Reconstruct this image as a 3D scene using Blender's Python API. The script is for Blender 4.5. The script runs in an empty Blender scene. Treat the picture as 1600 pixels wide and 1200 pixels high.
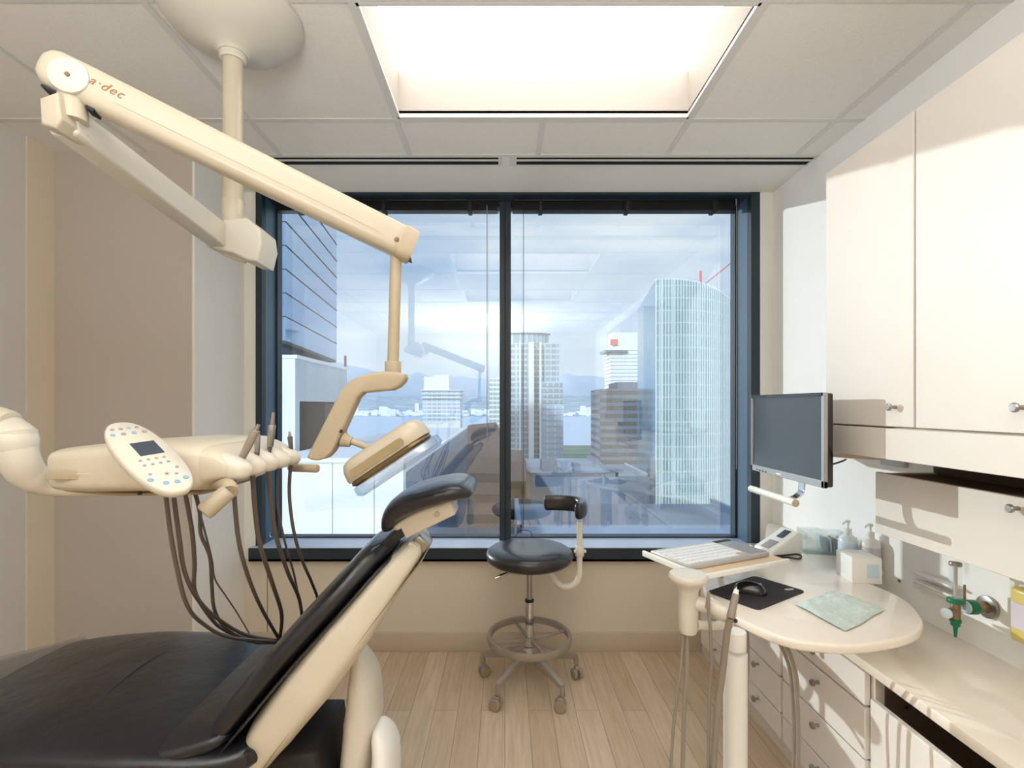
import bpy, bmesh, math, random
from mathutils import Vector, Matrix
random.seed(7)
C = bpy.context.scene.collection
F = 770.0; H = 1.361; CX = 789.0; CY = 634.0      # focal length in px, eye height, vanishing point of the level camera
ZC = H + 1.187                                     # ceiling
DW = 2.74                                          # window wall
XR = 1.49; XL = -2.11

def P(px, py, d): return Vector(((px-CX)*d/F, d, H-(py-CY)*d/F))
def Q(px, py, z):
    d = F*(H-z)/(py-CY); return Vector(((px-CX)*d/F, d, z))

# ---------------------------------------------------------------- materials
def lin(c):
    c = c/255.0
    return c/12.92 if c <= .04045 else ((c+.055)/1.055)**2.4
def rgb(r, g, b): return (lin(r), lin(g), lin(b), 1)
MATS = {}
def mat(name, c, rough=.5, metal=0, bump=0, bscale=40, var=0, vscale=3, spec=.5, emit=0, coat=0, alpha=1, trans=0, stretch=None):
    m = bpy.data.materials.new(name); m.use_nodes = True
    n = m.node_tree; b = n.nodes['Principled BSDF']
    col = rgb(*c)
    b.inputs['Base Color'].default_value = col
    b.inputs['Roughness'].default_value = rough
    b.inputs['Metallic'].default_value = metal
    b.inputs['Specular IOR Level'].default_value = spec
    b.inputs['Coat Weight'].default_value = coat
    b.inputs['Alpha'].default_value = alpha
    b.inputs['Transmission Weight'].default_value = trans
    if emit:
        b.inputs['Emission Color'].default_value = col; b.inputs['Emission Strength'].default_value = emit
    tc = n.nodes.new('ShaderNodeTexCoord')
    mp = n.nodes.new('ShaderNodeMapping'); n.links.new(tc.outputs['Object'], mp.inputs[0])
    if stretch: mp.inputs['Scale'].default_value = stretch
    v = max(var, .012)
    ns = n.nodes.new('ShaderNodeTexNoise'); ns.inputs['Scale'].default_value = vscale; n.links.new(mp.outputs[0], ns.inputs['Vector'])
    ns.inputs['Detail'].default_value = 4
    rp = n.nodes.new('ShaderNodeValToRGB'); n.links.new(ns.outputs['Fac'], rp.inputs['Fac'])
    rp.color_ramp.elements[0].position = .3; rp.color_ramp.elements[1].position = .7
    rp.color_ramp.elements[0].color = tuple(x*(1-v) for x in col[:3])+(1,)
    rp.color_ramp.elements[1].color = tuple(min(1, x*(1+v)) for x in col[:3])+(1,)
    n.links.new(rp.outputs['Color'], b.inputs['Base Color'])
    if bump:
        nb = n.nodes.new('ShaderNodeTexNoise'); nb.inputs['Scale'].default_value = bscale; nb.inputs['Detail'].default_value = 5
        n.links.new(mp.outputs[0], nb.inputs['Vector'])
        bp = n.nodes.new('ShaderNodeBump'); bp.inputs['Strength'].default_value = bump; bp.inputs['Distance'].default_value = .01
        n.links.new(nb.outputs['Fac'], bp.inputs['Height']); n.links.new(bp.outputs['Normal'], b.inputs['Normal'])
    MATS[name] = m
    return m

def glassmat(name, tint=(235,245,248), refl=.14):
    m = bpy.data.materials.new(name); m.use_nodes = True; n = m.node_tree; n.nodes.clear()
    o = n.nodes.new('ShaderNodeOutputMaterial'); t = n.nodes.new('ShaderNodeBsdfTransparent'); g = n.nodes.new('ShaderNodeBsdfGlossy')
    t.inputs[0].default_value = rgb(*tint); g.inputs['Roughness'].default_value = .0; g.inputs[0].default_value = (.95,.98,1,1)
    mx = n.nodes.new('ShaderNodeMixShader'); mx.inputs[0].default_value = refl
    n.links.new(t.outputs[0], mx.inputs[1]); n.links.new(g.outputs[0], mx.inputs[2]); n.links.new(mx.outputs[0], o.inputs[0])
    return m

def facade(name, wall, glass, cw, ch, gap=.12, rough=.25, metal=0.0, axis='XY', tint=.25):
    """curtain wall: mullion grid drawn in object space (sum of x and y along the face, z up)"""
    m = bpy.data.materials.new(name); m.use_nodes = True; n = m.node_tree; b = n.nodes['Principled BSDF']
    tc = n.nodes.new('ShaderNodeTexCoord'); sp = n.nodes.new('ShaderNodeSeparateXYZ'); n.links.new(tc.outputs['Object'], sp.inputs[0])
    ad = n.nodes.new('ShaderNodeMath'); ad.operation = 'ADD'
    n.links.new(sp.outputs[0], ad.inputs[0]); n.links.new(sp.outputs[1], ad.inputs[1])
    def line(src, size, g):
        d = n.nodes.new('ShaderNodeMath'); d.operation = 'DIVIDE'; n.links.new(src, d.inputs[0]); d.inputs[1].default_value = size
        fl = n.nodes.new('ShaderNodeMath'); fl.operation = 'FLOOR'; n.links.new(d.outputs[0], fl.inputs[0])
        f = n.nodes.new('ShaderNodeMath'); f.operation = 'FRACT'; n.links.new(d.outputs[0], f.inputs[0])
        l = n.nodes.new('ShaderNodeMath'); l.operation = 'LESS_THAN'; n.links.new(f.outputs[0], l.inputs[0]); l.inputs[1].default_value = g
        return l.outputs[0], fl.outputs[0]
    l1, f1 = line(ad.outputs[0], cw, gap); 
    if ch: l2, f2 = line(sp.outputs[2], ch, gap*cw/ch)
    mx = n.nodes.new('ShaderNodeMath'); mx.operation = 'MAXIMUM'; n.links.new(l1, mx.inputs[0])
    if ch: n.links.new(l2, mx.inputs[1])
    cb = n.nodes.new('ShaderNodeCombineXYZ'); n.links.new(f1, cb.inputs[0])
    if ch: n.links.new(f2, cb.inputs[1])
    wn = n.nodes.new('ShaderNodeTexWhiteNoise'); n.links.new(cb.outputs[0], wn.inputs['Vector'])
    gr = n.nodes.new('ShaderNodeValToRGB'); n.links.new(wn.outputs['Value'], gr.inputs['Fac'])
    gc = rgb(*glass); gr.color_ramp.elements[0].color = tuple(x*(1-tint) for x in gc[:3])+(1,)
    gr.color_ramp.elements[1].color = tuple(min(1, x*(1+tint)) for x in gc[:3])+(1,)
    mc = n.nodes.new('ShaderNodeMixRGB'); n.links.new(mx.outputs[0], mc.inputs[0]); n.links.new(gr.outputs[0], mc.inputs[1]); mc.inputs[2].default_value = rgb(*wall)
    n.links.new(mc.outputs[0], b.inputs['Base Color'])
    b.inputs['Roughness'].default_value = rough; b.inputs['Metallic'].default_value = metal
    return m

M = dict(
 wall = mat('wall_paint', (214,204,188), .85, bump=.02, bscale=200),
 wall_left = mat('left_wall_paint', (208,204,200), .85),
 wall_tan = mat('tan_wall_paint', (214,202,184), .85),
 wall_shaded = mat('shaded_beige_paint', (190,180,170), .85),  # beige paint with the partition's shade put into its base colour
 wall_light = mat('light_wall_paint', (232,229,222), .85),
 stripe = mat('beige_trim_paint', (218,205,184), .8),
 base = mat('baseboard_paint', (192,177,156), .7),
 ceil = mat('ceiling_tile', (230,226,219), .95, bump=.15, bscale=160, var=.02, vscale=60),
 housing = mat('light_housing', (176,168,158), .7),
 bulk = mat('bulkhead_paint', (230,226,219), .9),
 tbar = mat('tbar_white', (214,211,205), .6),
 cream = mat('cream_plastic', (208,198,178), .36, coat=.15),
 cream_arm = mat('cream_arm_enamel', (192,181,160), .36, coat=.15),
 cream_arml = mat('light_arm_enamel', (206,200,187), .36, coat=.15),
 cream_l = mat('light_cream_enamel', (218,211,197), .34, coat=.2),
 tan = mat('tan_plastic', (184,169,144), .44),
 tan_d = mat('dark_tan_inset', (160,142,108), .45),
 white_p = mat('white_plastic', (238,236,230), .35),
 leather = mat('black_leather', (27,27,32), .30, bump=.55, bscale=9, var=.2, vscale=5, coat=.2),
 vinyl = mat('black_vinyl', (38,37,39), .32, coat=.2),
 rubber = mat('dark_rubber', (28,28,30), .6),
 hose = mat('brown_grey_hose', (98,86,78), .45),
 hose_g = mat('grey_hose', (148,138,126), .5),
 metal = mat('brushed_metal', (165,160,155), .28, metal=.9),
 metal_w = mat('warm_grey_metal', (158,146,134), .4, metal=.25),
 chrome = mat('chrome', (205,205,205), .12, metal=1),
 bronze = mat('bronze_bolt', (120,100,72), .4, metal=.6),
 logo = mat('gold_lettering', (150,105,60), .5),
 frame = mat('dark_window_frame', (30,44,54), .45),
 frame_b = mat('blue_window_reveal', (70,98,118), .4),
 sill = mat('sky_tinted_sill', (186,198,218), .22),  # sky reflection on the sill top put into the base colour
 blind = mat('dark_blind', (16,18,22), .4),
 cord = mat('cord', (150,145,140), .7),
 black = mat('black_void', (6,6,6), .9),
 wall_r = mat('right_wall_paint', (248,246,242), .8),  # near-white albedo carries part of the sunlit brightness of this wall
 cab_lit = mat('lit_drawer_white', (240,234,228), .42, coat=.1),  # paler copy of the cabinet white, stronger light put into the colour
 cab = mat('cabinet_white', (222,214,204), .42, coat=.1),
 cab_edge = mat('cabinet_edge', (210,196,176), .5),
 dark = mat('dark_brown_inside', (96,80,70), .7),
 counter = mat('cream_stone_worktop', (238,229,216), .16, var=.04, vscale=6, coat=.3),
 screen = mat('monitor_screen', (58,66,74), .22, coat=.3),
 bezel = mat('silver_bezel', (168,170,172), .35, metal=.3),
 bblack = mat('gloss_black', (12,12,15), .22, coat=.4),
 lcd = mat('keypad_screen', (62,74,88), .25),
 blueb = mat('blue_buttons', (140,175,205), .5),
 greyb = mat('grey_buttons', (160,156,160), .5),
 redb = mat('red_button', (190,110,110), .5),
 pad = mat('mouse_mat_cloth', (44,38,42), .85),
 silver = mat('keyboard_silver', (190,188,186), .4, metal=.2),
 key = mat('white_keys', (226,226,228), .5),
 beige_tray = mat('beige_tray', (216,192,160), .4),
 pouch = mat('green_white_pouch', (206,222,216), .3, var=.1, vscale=18, coat=.8, bump=.6, bscale=35),
 green = mat('oxygen_green', (0,120,84), .35),
 soap = mat('yellow_soap', (214,196,110), .3),
 label = mat('paper_label', (210,200,210), .6),
 bluelabel = mat('pale_blue_label', (196,216,226), .4),
 gel = mat('pale_gel', (222,234,238), .2),
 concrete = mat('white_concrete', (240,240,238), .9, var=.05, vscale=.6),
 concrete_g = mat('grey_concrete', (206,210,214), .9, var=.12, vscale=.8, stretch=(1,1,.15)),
 recess = mat('dark_recess', (70,72,74), .9),
 brownb = mat('brown_building', (84,74,76), .9, var=.1, vscale=.2),
 brownd = mat('brown_building_windows', (34,34,44), .3),
 bluewhite = mat('blue_white_building', (188,202,214), .8),
 whiteb = mat('white_building', (232,236,238), .8),
 rust = mat('rust_steel', (120,60,50), .7),
 crane = mat('red_crane', (225,120,110), .7),
 roofl = mat('pale_blue_roof', (206,216,230), .8, var=.05, vscale=.3),
 roofg = mat('grey_roof', (110,122,140), .8, var=.12, vscale=.3),
 roofb = mat('blue_grey_roof', (134,148,168), .7, var=.15, vscale=.2),
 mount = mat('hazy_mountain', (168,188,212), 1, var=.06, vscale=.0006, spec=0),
 park = mat('park_trees', (88,118,112), 1, var=.25, vscale=.05),
 yellowg = mat('bronze_connector', (150,125,95), .3, metal=.6),
 window_blue = mat('blue_panes', (120,160,200), .15),
 ground = mat('city_ground', (120,126,132), .9),
)
M['lens'] = mat('light_lens', (255,253,250), .5, emit=3.8)
M['lampglass'] = glassmat('lamp_clear_cover', (225,232,240), .22)
M['clear'] = glassmat('clear_plastic', (247,250,250), .10)
M['toe'] = mat('clear_vinyl', (150,142,136), .12, alpha=.42, coat=.4, bump=.1, bscale=6)
M['pane'] = glassmat('window_glass', (240,247,250), .125)
M['tower_glass'] = facade('tower_glass', (150,172,200), (186,208,236), 1.6, 0, .06, .06, .75, tint=.04)
M['fins'] = facade('fin_facade', (205,224,222), (140,172,176), 3.0, 4.0, .10, .25, .0, tint=.12)
M['fins_side'] = facade('fin_side', (150,174,188), (160,186,204), 9, 4.0, .012, .12, .6, tint=.05)
M['bandglass'] = facade('band_glass', (190,206,216), (92,124,146), 3.2, 0, .2, .2, tint=.3)
M['bandblue'] = facade('band_blue', (220,232,240), (120,168,214), 4.0, 0, .2, .2, tint=.3)
M['bandgreen'] = facade('band_green', (200,222,218), (110,150,150), 3.0, 0, .2, .2, tint=.3)
M['banddark'] = facade('band_dark', (110,106,106), (72,74,82), 2.2, 0, .16, .2, tint=.3)
M['glassbox'] = facade('glass_box', (170,190,216), (196,214,238), 3.0, 0, .05, .15, .7, tint=.06)

def floor_mat():
    m = bpy.data.materials.new('oak_planks'); m.use_nodes = True; n = m.node_tree; b = n.nodes['Principled BSDF']
    tc = n.nodes.new('ShaderNodeTexCoord'); mp = n.nodes.new('ShaderNodeMapping'); mp.inputs['Rotation'].default_value = (0,0,math.pi/2)
    n.links.new(tc.outputs['Object'], mp.inputs[0])
    br = n.nodes.new('ShaderNodeTexBrick'); n.links.new(mp.outputs[0], br.inputs[0])
    br.inputs['Scale'].default_value = 1; br.inputs['Brick Width'].default_value = 1.1; br.inputs['Row Height'].default_value = .105
    br.inputs['Mortar Size'].default_value = .0014; br.inputs['Mortar Smooth'].default_value = .3
    br.inputs['Color1'].default_value = rgb(216,196,170); br.inputs['Color2'].default_value = rgb(200,178,150); br.inputs['Mortar'].default_value = rgb(150,128,104)
    mp2 = n.nodes.new('ShaderNodeMapping'); mp2.inputs['Scale'].default_value = (22,1.6,1); n.links.new(tc.outputs['Object'], mp2.inputs[0])
    ns = n.nodes.new('ShaderNodeTexNoise'); ns.inputs['Scale'].default_value = 2.5; ns.inputs['Detail'].default_value = 8; ns.inputs['Distortion'].default_value = .6
    n.links.new(mp2.outputs[0], ns.inputs['Vector'])
    rp = n.nodes.new('ShaderNodeValToRGB'); rp.color_ramp.elements[0].position = .3; rp.color_ramp.elements[1].position = .7
    rp.color_ramp.elements[0].color = (.80,.77,.73,1); rp.color_ramp.elements[1].color = (1,1,1,1); n.links.new(ns.outputs[0], rp.inputs[0])
    mx = n.nodes.new('ShaderNodeMixRGB'); mx.blend_type = 'MULTIPLY'; mx.inputs[0].default_value = 1
    n.links.new(br.outputs[0], mx.inputs[1]); n.links.new(rp.outputs[0], mx.inputs[2]); n.links.new(mx.outputs[0], b.inputs['Base Color'])
    b.inputs['Roughness'].default_value = .42
    return m
M['floor'] = floor_mat()
def shore_mat(name, c0, c1, scale, thr):
    m = bpy.data.materials.new(name); m.use_nodes = True; n = m.node_tree; b = n.nodes['Principled BSDF']; b.inputs['Roughness'].default_value = 1
    b.inputs['Specular IOR Level'].default_value = 0
    tc = n.nodes.new('ShaderNodeTexCoord'); v = n.nodes.new('ShaderNodeTexVoronoi'); v.inputs['Scale'].default_value = scale; n.links.new(tc.outputs['Object'], v.inputs[0])
    r = n.nodes.new('ShaderNodeValToRGB'); n.links.new(v.outputs['Color'], r.inputs[0])
    r.color_ramp.elements[0].position = thr; r.color_ramp.elements[1].position = min(1, thr+.12)
    r.color_ramp.elements[0].color = rgb(*c0); r.color_ramp.elements[1].color = rgb(*c1); n.links.new(r.outputs[0], b.inputs['Base Color'])
    return m
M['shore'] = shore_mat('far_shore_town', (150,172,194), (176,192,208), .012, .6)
M['water'] = mat('harbour_water', (172,198,228), .35, var=.03, vscale=.004)

# ---------------------------------------------------------------- geometry
class MB:
    def __init__(s): s.bm = bmesh.new()
    def _add(s, t, mtx=None):
        if mtx is not None: bmesh.ops.transform(t, matrix=mtx, verts=t.verts)
        me = bpy.data.meshes.new('tmp'); t.to_mesh(me); t.free(); s.bm.from_mesh(me); bpy.data.meshes.remove(me); return s
    def box(s, x0, x1, y0, y1, z0, z1, bev=0, seg=2, mtx=None):
        t = bmesh.new(); bmesh.ops.create_cube(t, size=1)
        for v in t.verts: v.co = Vector(((x0+x1)/2+v.co.x*(x1-x0), (y0+y1)/2+v.co.y*(y1-y0), (z0+z1)/2+v.co.z*(z1-z0)))
        if bev: bmesh.ops.bevel(t, geom=t.edges[:], offset=bev, segments=seg, profile=.5, affect='EDGES')
        return s._add(t, mtx)
    def rbox(s, c, size, rot, bev=0, seg=2):   # centre, size, 3x3/Euler
        m = Matrix.Translation(c) @ rot.to_4x4()
        return s.box(-size[0]/2, size[0]/2, -size[1]/2, size[1]/2, -size[2]/2, size[2]/2, bev, seg, m)
    def cyl(s, p0, p1, r0, r1=None, seg=24, bev=0):
        p0, p1 = Vector(p0), Vector(p1); r1 = r0 if r1 is None else r1; d = p1-p0; L = d.length
        pr = [(0,0),(r0,0),(r1,L),(0,L)]
        if bev: pr = [(0,0),(r0-bev,0),(r0-bev*.3,bev*.3),(r0,bev),(r1,L-bev),(r1-bev*.3,L-bev*.3),(r1-bev,L),(0,L)]
        return s.lathe(pr, p0, d, seg)
    def lathe(s, prof, o=(0,0,0), axis=(0,0,1), seg=32):
        t = bmesh.new(); rings = []
        for r, z in prof:
            if r < 1e-7: rings.append([t.verts.new((0,0,z))])
            else: rings.append([t.verts.new((r*math.cos(2*math.pi*k/seg), r*math.sin(2*math.pi*k/seg), z)) for k in range(seg)])
        for a, b in zip(rings, rings[1:]):
            for k in range(seg):
                k2 = (k+1) % seg
                if len(a) == 1 and len(b) == 1: continue
                if len(a) == 1: t.faces.new((a[0], b[k], b[k2]))
                elif len(b) == 1: t.faces.new((a[k], a[k2], b[0]))
                else: t.faces.new((a[k], a[k2], b[k2], b[k]))
        bmesh.ops.recalc_face_normals(t, faces=t.faces)
        q = Vector((0,0,1)).rotation_difference(Vector(axis).normalized())
        return s._add(t, Matrix.Translation(Vector(o)) @ q.to_matrix().to_4x4())
    def tube(s, pts, r, seg=12, smooth=True, n=8, rs=None, closed=False):
        pts = [Vector(p) for p in pts]
        if smooth and len(pts) > 2: pts, rs = catmull(pts, n, rs, closed)
        t = bmesh.new(); N = len(pts); rings = []; up = None
        for i, p in enumerate(pts):
            if closed: tg = (pts[(i+1) % N]-pts[i-1]).normalized()
            else: tg = (pts[min(i+1, N-1)]-pts[max(i-1, 0)]).normalized()
            if up is None:
                up = Vector((0,0,1)) if abs(tg.z) < .9 else Vector((1,0,0))
            u = (up-tg*up.dot(tg)).normalized(); w = tg.cross(u); up = u
            rr = rs[i] if rs else r
            rings.append([t.verts.new(p+(u*math.cos(2*math.pi*k/seg)+w*math.sin(2*math.pi*k/seg))*rr) for k in range(seg)])
        for i in range(N if closed else N-1):
            a, b = rings[i], rings[(i+1) % N]
            for k in range(seg): t.faces.new((a[k], a[(k+1) % seg], b[(k+1) % seg], b[k]))
        if not closed: t.faces.new(rings[0][::-1]); t.faces.new(rings[-1])
        bmesh.ops.recalc_face_normals(t, faces=t.faces)
        return s._add(t)
    def prism(s, poly, z0, z1, bev=0, seg=2, mtx=None):
        t = bmesh.new(); a = [t.verts.new((x, y, z0)) for x, y in poly]; b = [t.verts.new((x, y, z1)) for x, y in poly]; n = len(poly)
        t.faces.new(a[::-1]); t.faces.new(b)
        for k in range(n): t.faces.new((a[k], a[(k+1) % n], b[(k+1) % n], b[k]))
        bmesh.ops.recalc_face_normals(t, faces=t.faces)
        if bev:
            e = [e for e in t.edges if abs(e.verts[0].co.z-e.verts[1].co.z) < 1e-6]
            bmesh.ops.bevel(t, geom=e, offset=bev, segments=seg, profile=.5, affect='EDGES')
        return s._add(t, mtx)
    def loft(s, secs, cap=True):
        t = bmesh.new(); R = [[t.verts.new(p) for p in sec] for sec in secs]; n = len(secs[0])
        for a, b in zip(R, R[1:]):
            for k in range(n): t.faces.new((a[k], a[(k+1) % n], b[(k+1) % n], b[k]))
        if cap: t.faces.new(R[0][::-1]); t.faces.new(R[-1])
        bmesh.ops.recalc_face_normals(t, faces=t.faces)
        return s._add(t)
    def sweep(s, path, yc, ex=4, n=6, seg=28, ends=True, shift=0):
        """path in XZ: (x, z, halfwidth along Y, halfthickness); superellipse sections"""
        pts = [Vector((p[0], yc, p[1])) for p in path]; W = [p[2] for p in path]; T = [p[3] for p in path]
        if len(pts) > 2 and n > 1:
            pw = catmull(pts, n, W); T = catmull(pts, n, T)[1]; pts, W = pw
        secs = []; N = len(pts)
        for i, p in enumerate(pts):
            tg = (pts[min(i+1, N-1)]-pts[max(i-1, 0)]).normalized(); nr = Vector((-tg.z, 0, tg.x))
            e = 2/ex
            def q(a, w, t_): 
                c, d = math.cos(a), math.sin(a)
                return p+Vector((0,1,0))*w*math.copysign(abs(c)**e, c)+nr*(t_*math.copysign(abs(d)**e, d)+shift)
            ring = lambda w, t_, off=0: [q(2*math.pi*k/seg, w, t_)+tg*off for k in range(seg)]
            r = min(T[i], .03)
            if ends and i == 0: secs += [ring(max(W[0]-r, .001), T[0]*.25, -r*.9), ring(W[0]-r*.45, T[0]*.72, -r*.6)]
            secs.append(ring(W[i], T[i]))
            if ends and i == N-1: secs += [ring(W[i]-r*.45, T[i]*.72, r*.6), ring(max(W[i]-r, .001), T[i]*.25, r*.9)]
        return s.loft(secs)
    def sphere(s, c, r, sc=(1,1,1), seg=24):
        t = bmesh.new(); bmesh.ops.create_uvsphere(t, u_segments=seg, v_segments=seg//2, radius=r)
        return s._add(t, Matrix.Translation(Vector(c)) @ Matrix.Diagonal((*sc, 1)))

def catmull(pts, n, rs=None, closed=False):
    out = []; ro = []; N = len(pts)
    g = (lambda i: pts[i % N]) if closed else (lambda i: pts[max(0, min(N-1, i))])
    for i in range(N if closed else N-1):
        p0, p1, p2, p3 = g(i-1), g(i), g(i+1), g(i+2)
        for k in range(n):
            t = k/n
            out.append(.5*((2*p1)+(p2-p0)*t+(2*p0-5*p1+4*p2-p3)*t*t+(3*p1-p0-3*p2+p3)*t**3))
            if rs: ro.append(rs[i]*(1-t)+rs[min(i+1, N-1)]*t)
    if not closed:
        out.append(pts[-1])
        if rs: ro.append(rs[-1])
    return out, (ro if rs else None)

WL = {}   # world location of every object I make
def obj(name, mb, m, parent=None, label=None, cat=None, group=None, kind=None, smooth=35, base=None):
    me = bpy.data.meshes.new(name); bm = mb.bm
    if parent is not None: o0 = WL[parent.name]
    elif base is not None: o0 = Vector(base)
    elif kind == 'structure': o0 = Vector((0,0,0))
    else:
        xs = [v.co for v in bm.verts]
        o0 = Vector(((min(c.x for c in xs)+max(c.x for c in xs))/2, (min(c.y for c in xs)+max(c.y for c in xs))/2, min(c.z for c in xs)))
    for v in bm.verts: v.co -= o0
    bm.to_mesh(me); bm.free()
    me.materials.append(M[m] if isinstance(m, str) else m)
    if smooth:
        for p in me.polygons: p.use_smooth = True
        me.set_sharp_from_angle(angle=math.radians(smooth))
    o = bpy.data.objects.new(name, me); C.objects.link(o)
    if parent is not None: o.parent = parent
    else: o.location = o0
    WL[o.name] = o0
    tag(o, label, cat, group, kind)
    return o
def tag(o, label=None, cat=None, group=None, kind=None):
    if label: o['label'] = label
    if cat: o['category'] = cat
    if group: o['group'] = group
    if kind: o['kind'] = kind
    return o
def thing(name, label, cat, loc=(0,0,0), group=None):
    o = bpy.data.objects.new(name, None); C.objects.link(o); o.location = Vector(loc); o.empty_display_size = .05
    WL[o.name] = Vector(loc); return tag(o, label, cat, group)
def B(*a, **k): return MB().box(*a, **k)

# ================================================================ ROOM
obj('floor', B(XL-.1, XR+.1, -2.3, DW, -.05, 0), 'floor', kind='structure')
TB = [-.452+.6096*k for k in range(-2, 4)]          # T-bar lines running into the room
YB = [2.045-.6096*k for k in range(0, 7)]
LX0, LX1 = TB[2]+.012, TB[4]-.012
lights = [(YB[1]+.012, YB[0]-.012), (YB[3]+.012, YB[2]-.012)]
mb = MB()
mb.box(XL-.1, LX0, -2.3, 2.345, ZC, ZC+.03); mb.box(LX1, 1.65, -2.3, 2.345, ZC, ZC+.03)
ys = [2.345]+[v for a, b in lights for v in (b, a)]+[-2.3]
for k in range(0, len(ys), 2): mb.box(LX0, LX1, ys[k+1], ys[k], ZC, ZC+.03)
obj('ceiling', mb, 'ceil', kind='structure', smooth=0)
mb = MB()
mb.box(XL-.1, 1.65, 2.435, DW+.3, ZC, ZC+.03)
mb.box(XL-.1, -1.20, 2.345, 2.435, ZC, ZC+.03)
obj('ceiling', mb, 'bulk', kind='structure', smooth=0)
mb = MB()
for x in TB:
    segs = [(-2.2, 2.325)]
    if abs(x-TB[3]) < .01:
        for ya, yb in ((2.045, 2.325), (.8258, 1.4354), (-2.2, .2162)): mb.box(x-.012, x+.012, ya, yb, ZC-.003, ZC+.001)
    else: mb.box(x-.012, x+.012, -2.2, 2.325, ZC-.003, ZC+.001)
for y in YB:
    mb.box(XL, XR+.03, y-.012, y+.012, ZC-.0035, ZC+.0005)
mb.box(XL, XR+.03, 2.325, 2.345, ZC-.003, ZC+.001)
obj('trim_1', mb, 'tbar', kind='structure', smooth=0)
mb = MB(); mb.box(XL-.1, 1.7, -2.35, DW+.35, ZC+.34, ZC+.36); obj('ceiling', mb, 'black', kind='structure', smooth=0)

# walls
obj('wall_back', B(XL-.1, XR+.1, -2.35, -2.25, 0, ZC+.34), 'wall', kind='structure')
obj('wall_left', B(XL-.1, XL, -2.3, 2.17, 0, ZC+.34), 'wall_left', kind='structure')
obj('trim_2', B(XL-.1, XL+.006, 2.17, 2.32, 0, ZC), 'stripe', kind='structure')
mb = B(XL-.1, -1.462, 2.30, DW+.1, 0, ZC+.34); obj('wall_left', mb, 'wall_shaded', kind='structure')
obj('wall_left', B(-1.464, -1.45, 2.303, DW, 0, ZC), 'wall_light', kind='structure')
obj('wall_right', B(XR, XR+.1, -2.3, DW+.1, 0, ZC+.34), 'wall_r', kind='structure')
WX0, WX1 = -1.384, 1.416
mb = MB(); mb.box(-1.47, XR+.05, DW, 2.98, -.02, .51); obj('wall_front', mb, 'wall_tan', kind='structure')
mb = MB(); mb.box(-1.47, WX0, DW, 2.93, .51, ZC+.3); mb.box(WX1, XR+.05, DW, 2.93, .51, ZC+.3)
mb.box(WX0, WX1, DW+.0, DW+.32, ZC+.07, ZC+.34)
obj('wall_front', mb, 'wall_light', kind='structure')
obj('baseboard_front', B(-1.45, 1.10, DW-.015, DW+.01, 0, .103, .003), 'base', kind='structure')
obj('baseboard_left', B(-1.45, -1.438, 2.303, DW-.015, 0, .103), 'base', kind='structure')
obj('baseboard_left', B(XL, -1.45, 2.286, 2.302, 0, .103), 'base', kind='structure')
# seam in the panel below the window and small rail on the right reveal
obj('trim_3', B(-1.322, -1.319, DW-.002, DW+.01, .103, .51), 'dark', kind='structure')

# window
win = bpy.data.objects.new('window_1', None); C.objects.link(win); WL['window_1'] = Vector((0,0,0)); win['kind'] = 'structure'
JL, JR, GY = -1.350, 1.366, 2.93
ST = .583
mb = MB()
mb.box(WX0, JL, DW-.005, DW+.04, .50, ZC+.06); mb.box(JR, WX1, DW-.005, DW+.04, .50, ZC+.06)
mb.box(WX0, WX1, DW-.002, DW+.2, ZC-.012, ZC+.07)
mb.box(JL-.01, JR+.01, 2.90, 2.96, ST-.005, ST+.008); mb.box(JL-.01, JL+.012, 2.90, 2.96, ST, ZC); mb.box(JR-.012, JR+.01, 2.90, 2.96, ST, ZC); mb.box(JL, JR, 2.90, 2.96, ZC-.02, ZC+.05)
obj('frame', mb, 'frame', win, smooth=0)
mb = MB(); mb.box(WX0, JL, DW+.04, 2.935, .50, ZC+.06); mb.box(JR, WX1, DW+.04, 2.935, .50, ZC+.06); obj('reveal', mb, 'frame_b', win, smooth=0)
mb = MB(); mb.box(-.031, .0, 2.84, 2.96, ST, ZC+.02, .002); mb.box(.003, .034, 2.84, 2.96, ST, ZC+.02, .002); mb.box(-.02, .02, 2.85, 2.94, ST, ZC); obj('mullion', mb, 'frame', win, smooth=0)
mb = MB(); mb.box(-1.406, 1.42, 2.70, 2.706, .508, ST-.004); mb.box(-1.406, 1.42, 2.70, DW, .508, .52); obj('sill_face', mb, 'frame', win, smooth=0)
mb = MB(); mb.box(-1.406, 1.42, 2.706, 2.98, .52, ST, .0015); obj('sill', mb, 'sill', win, smooth=0)
for a, b in ((JL+.01, -.025), (.03, JR-.01)): obj('pane', B(a, b, GY, GY+.004, ST+.004, ZC-.01), 'pane', win, smooth=0)

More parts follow.
